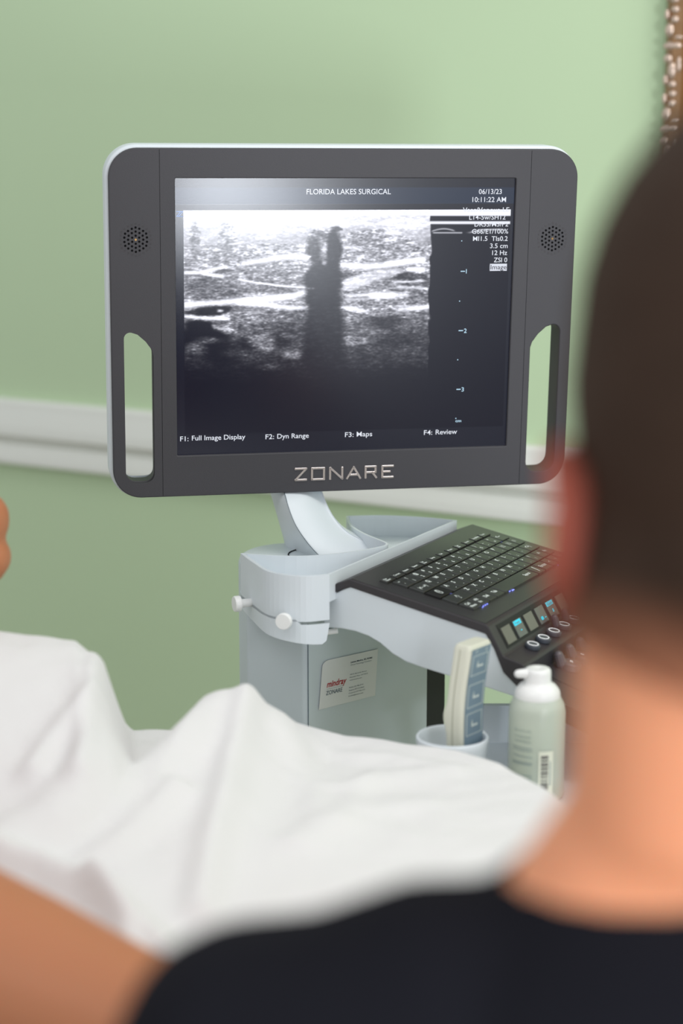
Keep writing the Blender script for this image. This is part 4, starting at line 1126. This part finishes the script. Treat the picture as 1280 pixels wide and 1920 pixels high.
# shirt
bm = new(); g_ = .009
for S in (SL, SR):
    m = 1 if S is SR else -1
    tube(bm, [neck1 + Vector((m * .078, .001, -.075)), neck1 + Vector((m * .110, .002, -.080)), neck1 + Vector((m * .145, .004, -.094)), S], [.050, .0545, .0545, .053 + g_], 18)
    tube(bm, [neck1 + Vector((m * .084, .0, -.078)), neck1 + Vector((m * .04, -.012, -.082)), neck1 + Vector((0, -.016, -.082))], [.050, .054, .058], 18)
    tube(bm, [Vector((CX + m * .05, .666, .962)), Vector((CX + m * .12, .671, .962)), S + Vector((0, 0, -.015))], [.075, .066, .060], 18)
torso(g_)
for S, E_ in ((SL, EL), (SR, ER)): tube(bm, [S, S.lerp(E_, .35), S.lerp(E_, .80)], [.053 + g_, .051 + g_, .050 + g_], 18)
obj('shirt', remeshed(bm, .006, 4), 'shirt', son, True)
bm = new()
for sx, K in legs_:
    hp = Vector((CX + sx * .085, .59, SEAT)); A_ = Vector((K.x + sx * .01, K.y, .12))
    tube(bm, [hp, hp.lerp(K, .5), K], [.093, .081, .064], 18); tube(bm, [K, K.lerp(A_, .35), A_], [.064, .062, .048], 18)
tube(bm, [Vector((CX, .59, .63)), Vector((CX, .59, SEAT)), Vector((CX, .59, SEAT - .03))], [.138, .142, .13], 24, (1.2, .9), Vector((0, 1, 0)))
obj('trousers', remeshed(bm, .007, 3), 'trouser', son, True)
# stool
SX, SY = .156, .585
st = thing('stool', (SX, SY, 0), 'low round stool under the seated person in the black shirt', 'stool')
bm = new(); lathe(bm, [(.002, .375), (.17, .375), (.18, .385), (.18, .415), (.17, .428), (.002, .43)], Vector((SX, SY, 0)), seg=48); obj('seat', bm, 'vinyl', st)
bm = new(); lathe(bm, [(.002, .05), (.022, .05), (.022, .375), (.002, .375)], Vector((SX, SY, 0)), seg=24); obj('pole', bm, 'steel', st)
for k in range(5):
    a = k * math.tau / 5; bm = new(); tube(bm, [Vector((SX, SY, .065)), Vector((SX + .22 * math.cos(a), SY + .22 * math.sin(a), .045))], [.014, .011], 10)
    lathe(bm, [(.002, -.012), (.022, -.012), (.022, .012), (.002, .012)], Vector((SX + .22 * math.cos(a), SY + .22 * math.sin(a), .023)), Vector((math.sin(a), -math.cos(a), 0)), 18)
    obj('leg', bm, 'steel', st)

# ---- the patient: bare near leg, the far knees under the drape, an elbow at the left edge
pat = thing('person', (-.62, 1.34, .78), 'reclining patient under the white drape, bare tan leg at lower left, elbow at left edge', 'person')
bm = new()
hipL, hipR = Vector((-.92, 1.24, .87)), Vector((-.92, 1.47, .86))
kn1 = Vector((-.42, 1.19, .850)); an1 = Vector((.015, 1.00, .825))
tube(bm, [hipL, hipL.lerp(kn1, .5), kn1], [.095, .085, .075], 24); tube(bm, [kn1, Vector((-.30, 1.115, .842)), Vector((-.20, 1.040, .829)), Vector((-.112, .990, .824)), an1], [.075, .072, .070, .057, .040], 24)
tube(bm, [hipR, Vector((-.62, 1.54, .845)), Vector((-.38, 1.57, .845))], [.078, .062, .040], 20); tube(bm, [Vector((-.38, 1.57, .842)), Vector((-.27, 1.55, .80))], [.035, .018], 16)
tube(bm, [Vector((-1.0, 1.335, .90)), Vector((-1.22, 1.335, .99)), Vector((-1.40, 1.335, 1.10)), Vector((-1.45, 1.335, 1.14))], [.125, .13, .14, .11], 24, (1.25, .8))
tube(bm, [Vector((-1.48, 1.335, 1.17)), Vector((-1.56, 1.335, 1.27))], [.055, .053], 18)
tube(bm, [Vector((-.98, 1.335, .88)), Vector((-.90, 1.335, .875))], [.12, .11], 20, (1.3, .85))
# arm whose elbow shows at the left edge of the picture
SH = Vector((-1.36, 1.54, 1.12)); 
elb = at_y(-14, 1015, 1.64); 
tube(bm, [SH, Vector((-.95, 1.66, 1.06)), Vector((-.60, 1.66, 1.02)), elb + Vector((-.035, 0, -.006)), elb + Vector((-.012, 0, -.018))], [.060, .052, .047, .040, .026], 20)
ellipsoid(bm, at_y(-16, 1046, 1.64), (.0185, .030, .019)); ellipsoid(bm, at_y(-24, 975, 1.645), (.0205, .030, .026))
tube(bm, [elb + Vector((-.030, 0, .014)), elb + Vector((-.12, -.02, .10)), elb + Vector((-.25, -.03, .20))], [.034, .040, .028], 18)
hand(bm, elb + Vector((-.26, -.03, .21)), (-.8, -.1, .6), (0, -1, 0), (-.5, 0, -.8), 1, .6)
tube(bm, [Vector((-1.36, 1.13, 1.12)), Vector((-1.15, 1.09, .96)), Vector((-.98, 1.08, .90))], [.060, .046, .040], 18); tube(bm, [Vector((-.98, 1.08, .90)), Vector((-.86, 1.16, .93)), Vector((-.80, 1.24, .97))], [.040, .036, .028], 18)
hand(bm, Vector((-.80, 1.24, .975)), (.3, .9, .1), (1, 0, 0), (0, 0, -1), 1, .4)
hb = new()
head_parts(hb, Vector((0, 0, 0)))
from mathutils import Euler
R_ = Matrix.Translation((-1.62, 1.335, 1.38)) @ Matrix.Rotation(math.radians(-90), 4, 'Z') @ Matrix.Rotation(math.radians(35), 4, 'X')
ear(hb, Vector((-.0715, -.002, -.03)), -1); ear(hb, Vector((.0715, -.002, -.03)), 1)
hb.transform(R_); tmp = bpy.data.meshes.new('t'); hb.to_mesh(tmp); hb.free(); bm.from_mesh(tmp)
tube(bm, [an1, an1 + Vector((.05, -.01, .005)), an1 + Vector((.11, -.012, -.012)), an1 + Vector((.14, -.012, -.014))], [.042, .038, .032, .022], 16, (1, 1))
obj('body', remeshed(bm, .005, 4), 'skin_p', pat, True)
bm = new(); ellipsoid(bm, Vector((0, -.02, .012)), (.084, .096, .102)); hm = remeshed(bm, .006, 1)
bm = new(); bm.from_mesh(hm); bmesh.ops.delete(bm, geom=[v for v in bm.verts if v.co.y > .045 + .3 * max(0, v.co.z - .03) or v.co.z < -.07], context='VERTS'); bm.transform(R_)
h2 = obj('hair', bm, 'hair', pat, True); so = h2.modifiers.new('solid', 'SOLIDIFY'); so.thickness = .004; so.offset = -1
bm = new()
tube(bm, [Vector((-1.0, 1.335, .905)), Vector((-1.22, 1.335, .995)), Vector((-1.40, 1.335, 1.10)), Vector((-1.44, 1.335, 1.12))], [.135, .14, .148, .12], 24, (1.25, .82))
for y, y2 in ((1.54, 1.60), (1.13, 1.105)): tube(bm, [Vector((-1.36, y, 1.12)), Vector((-1.20, y2, 1.06 if y > 1.3 else 1.0))], [.068, .064], 18)
obj('gown', remeshed(bm, .008, 3), 'gown' if 'gown' in M else 'sheet', pat, True)

bpy.context.view_layer.update()
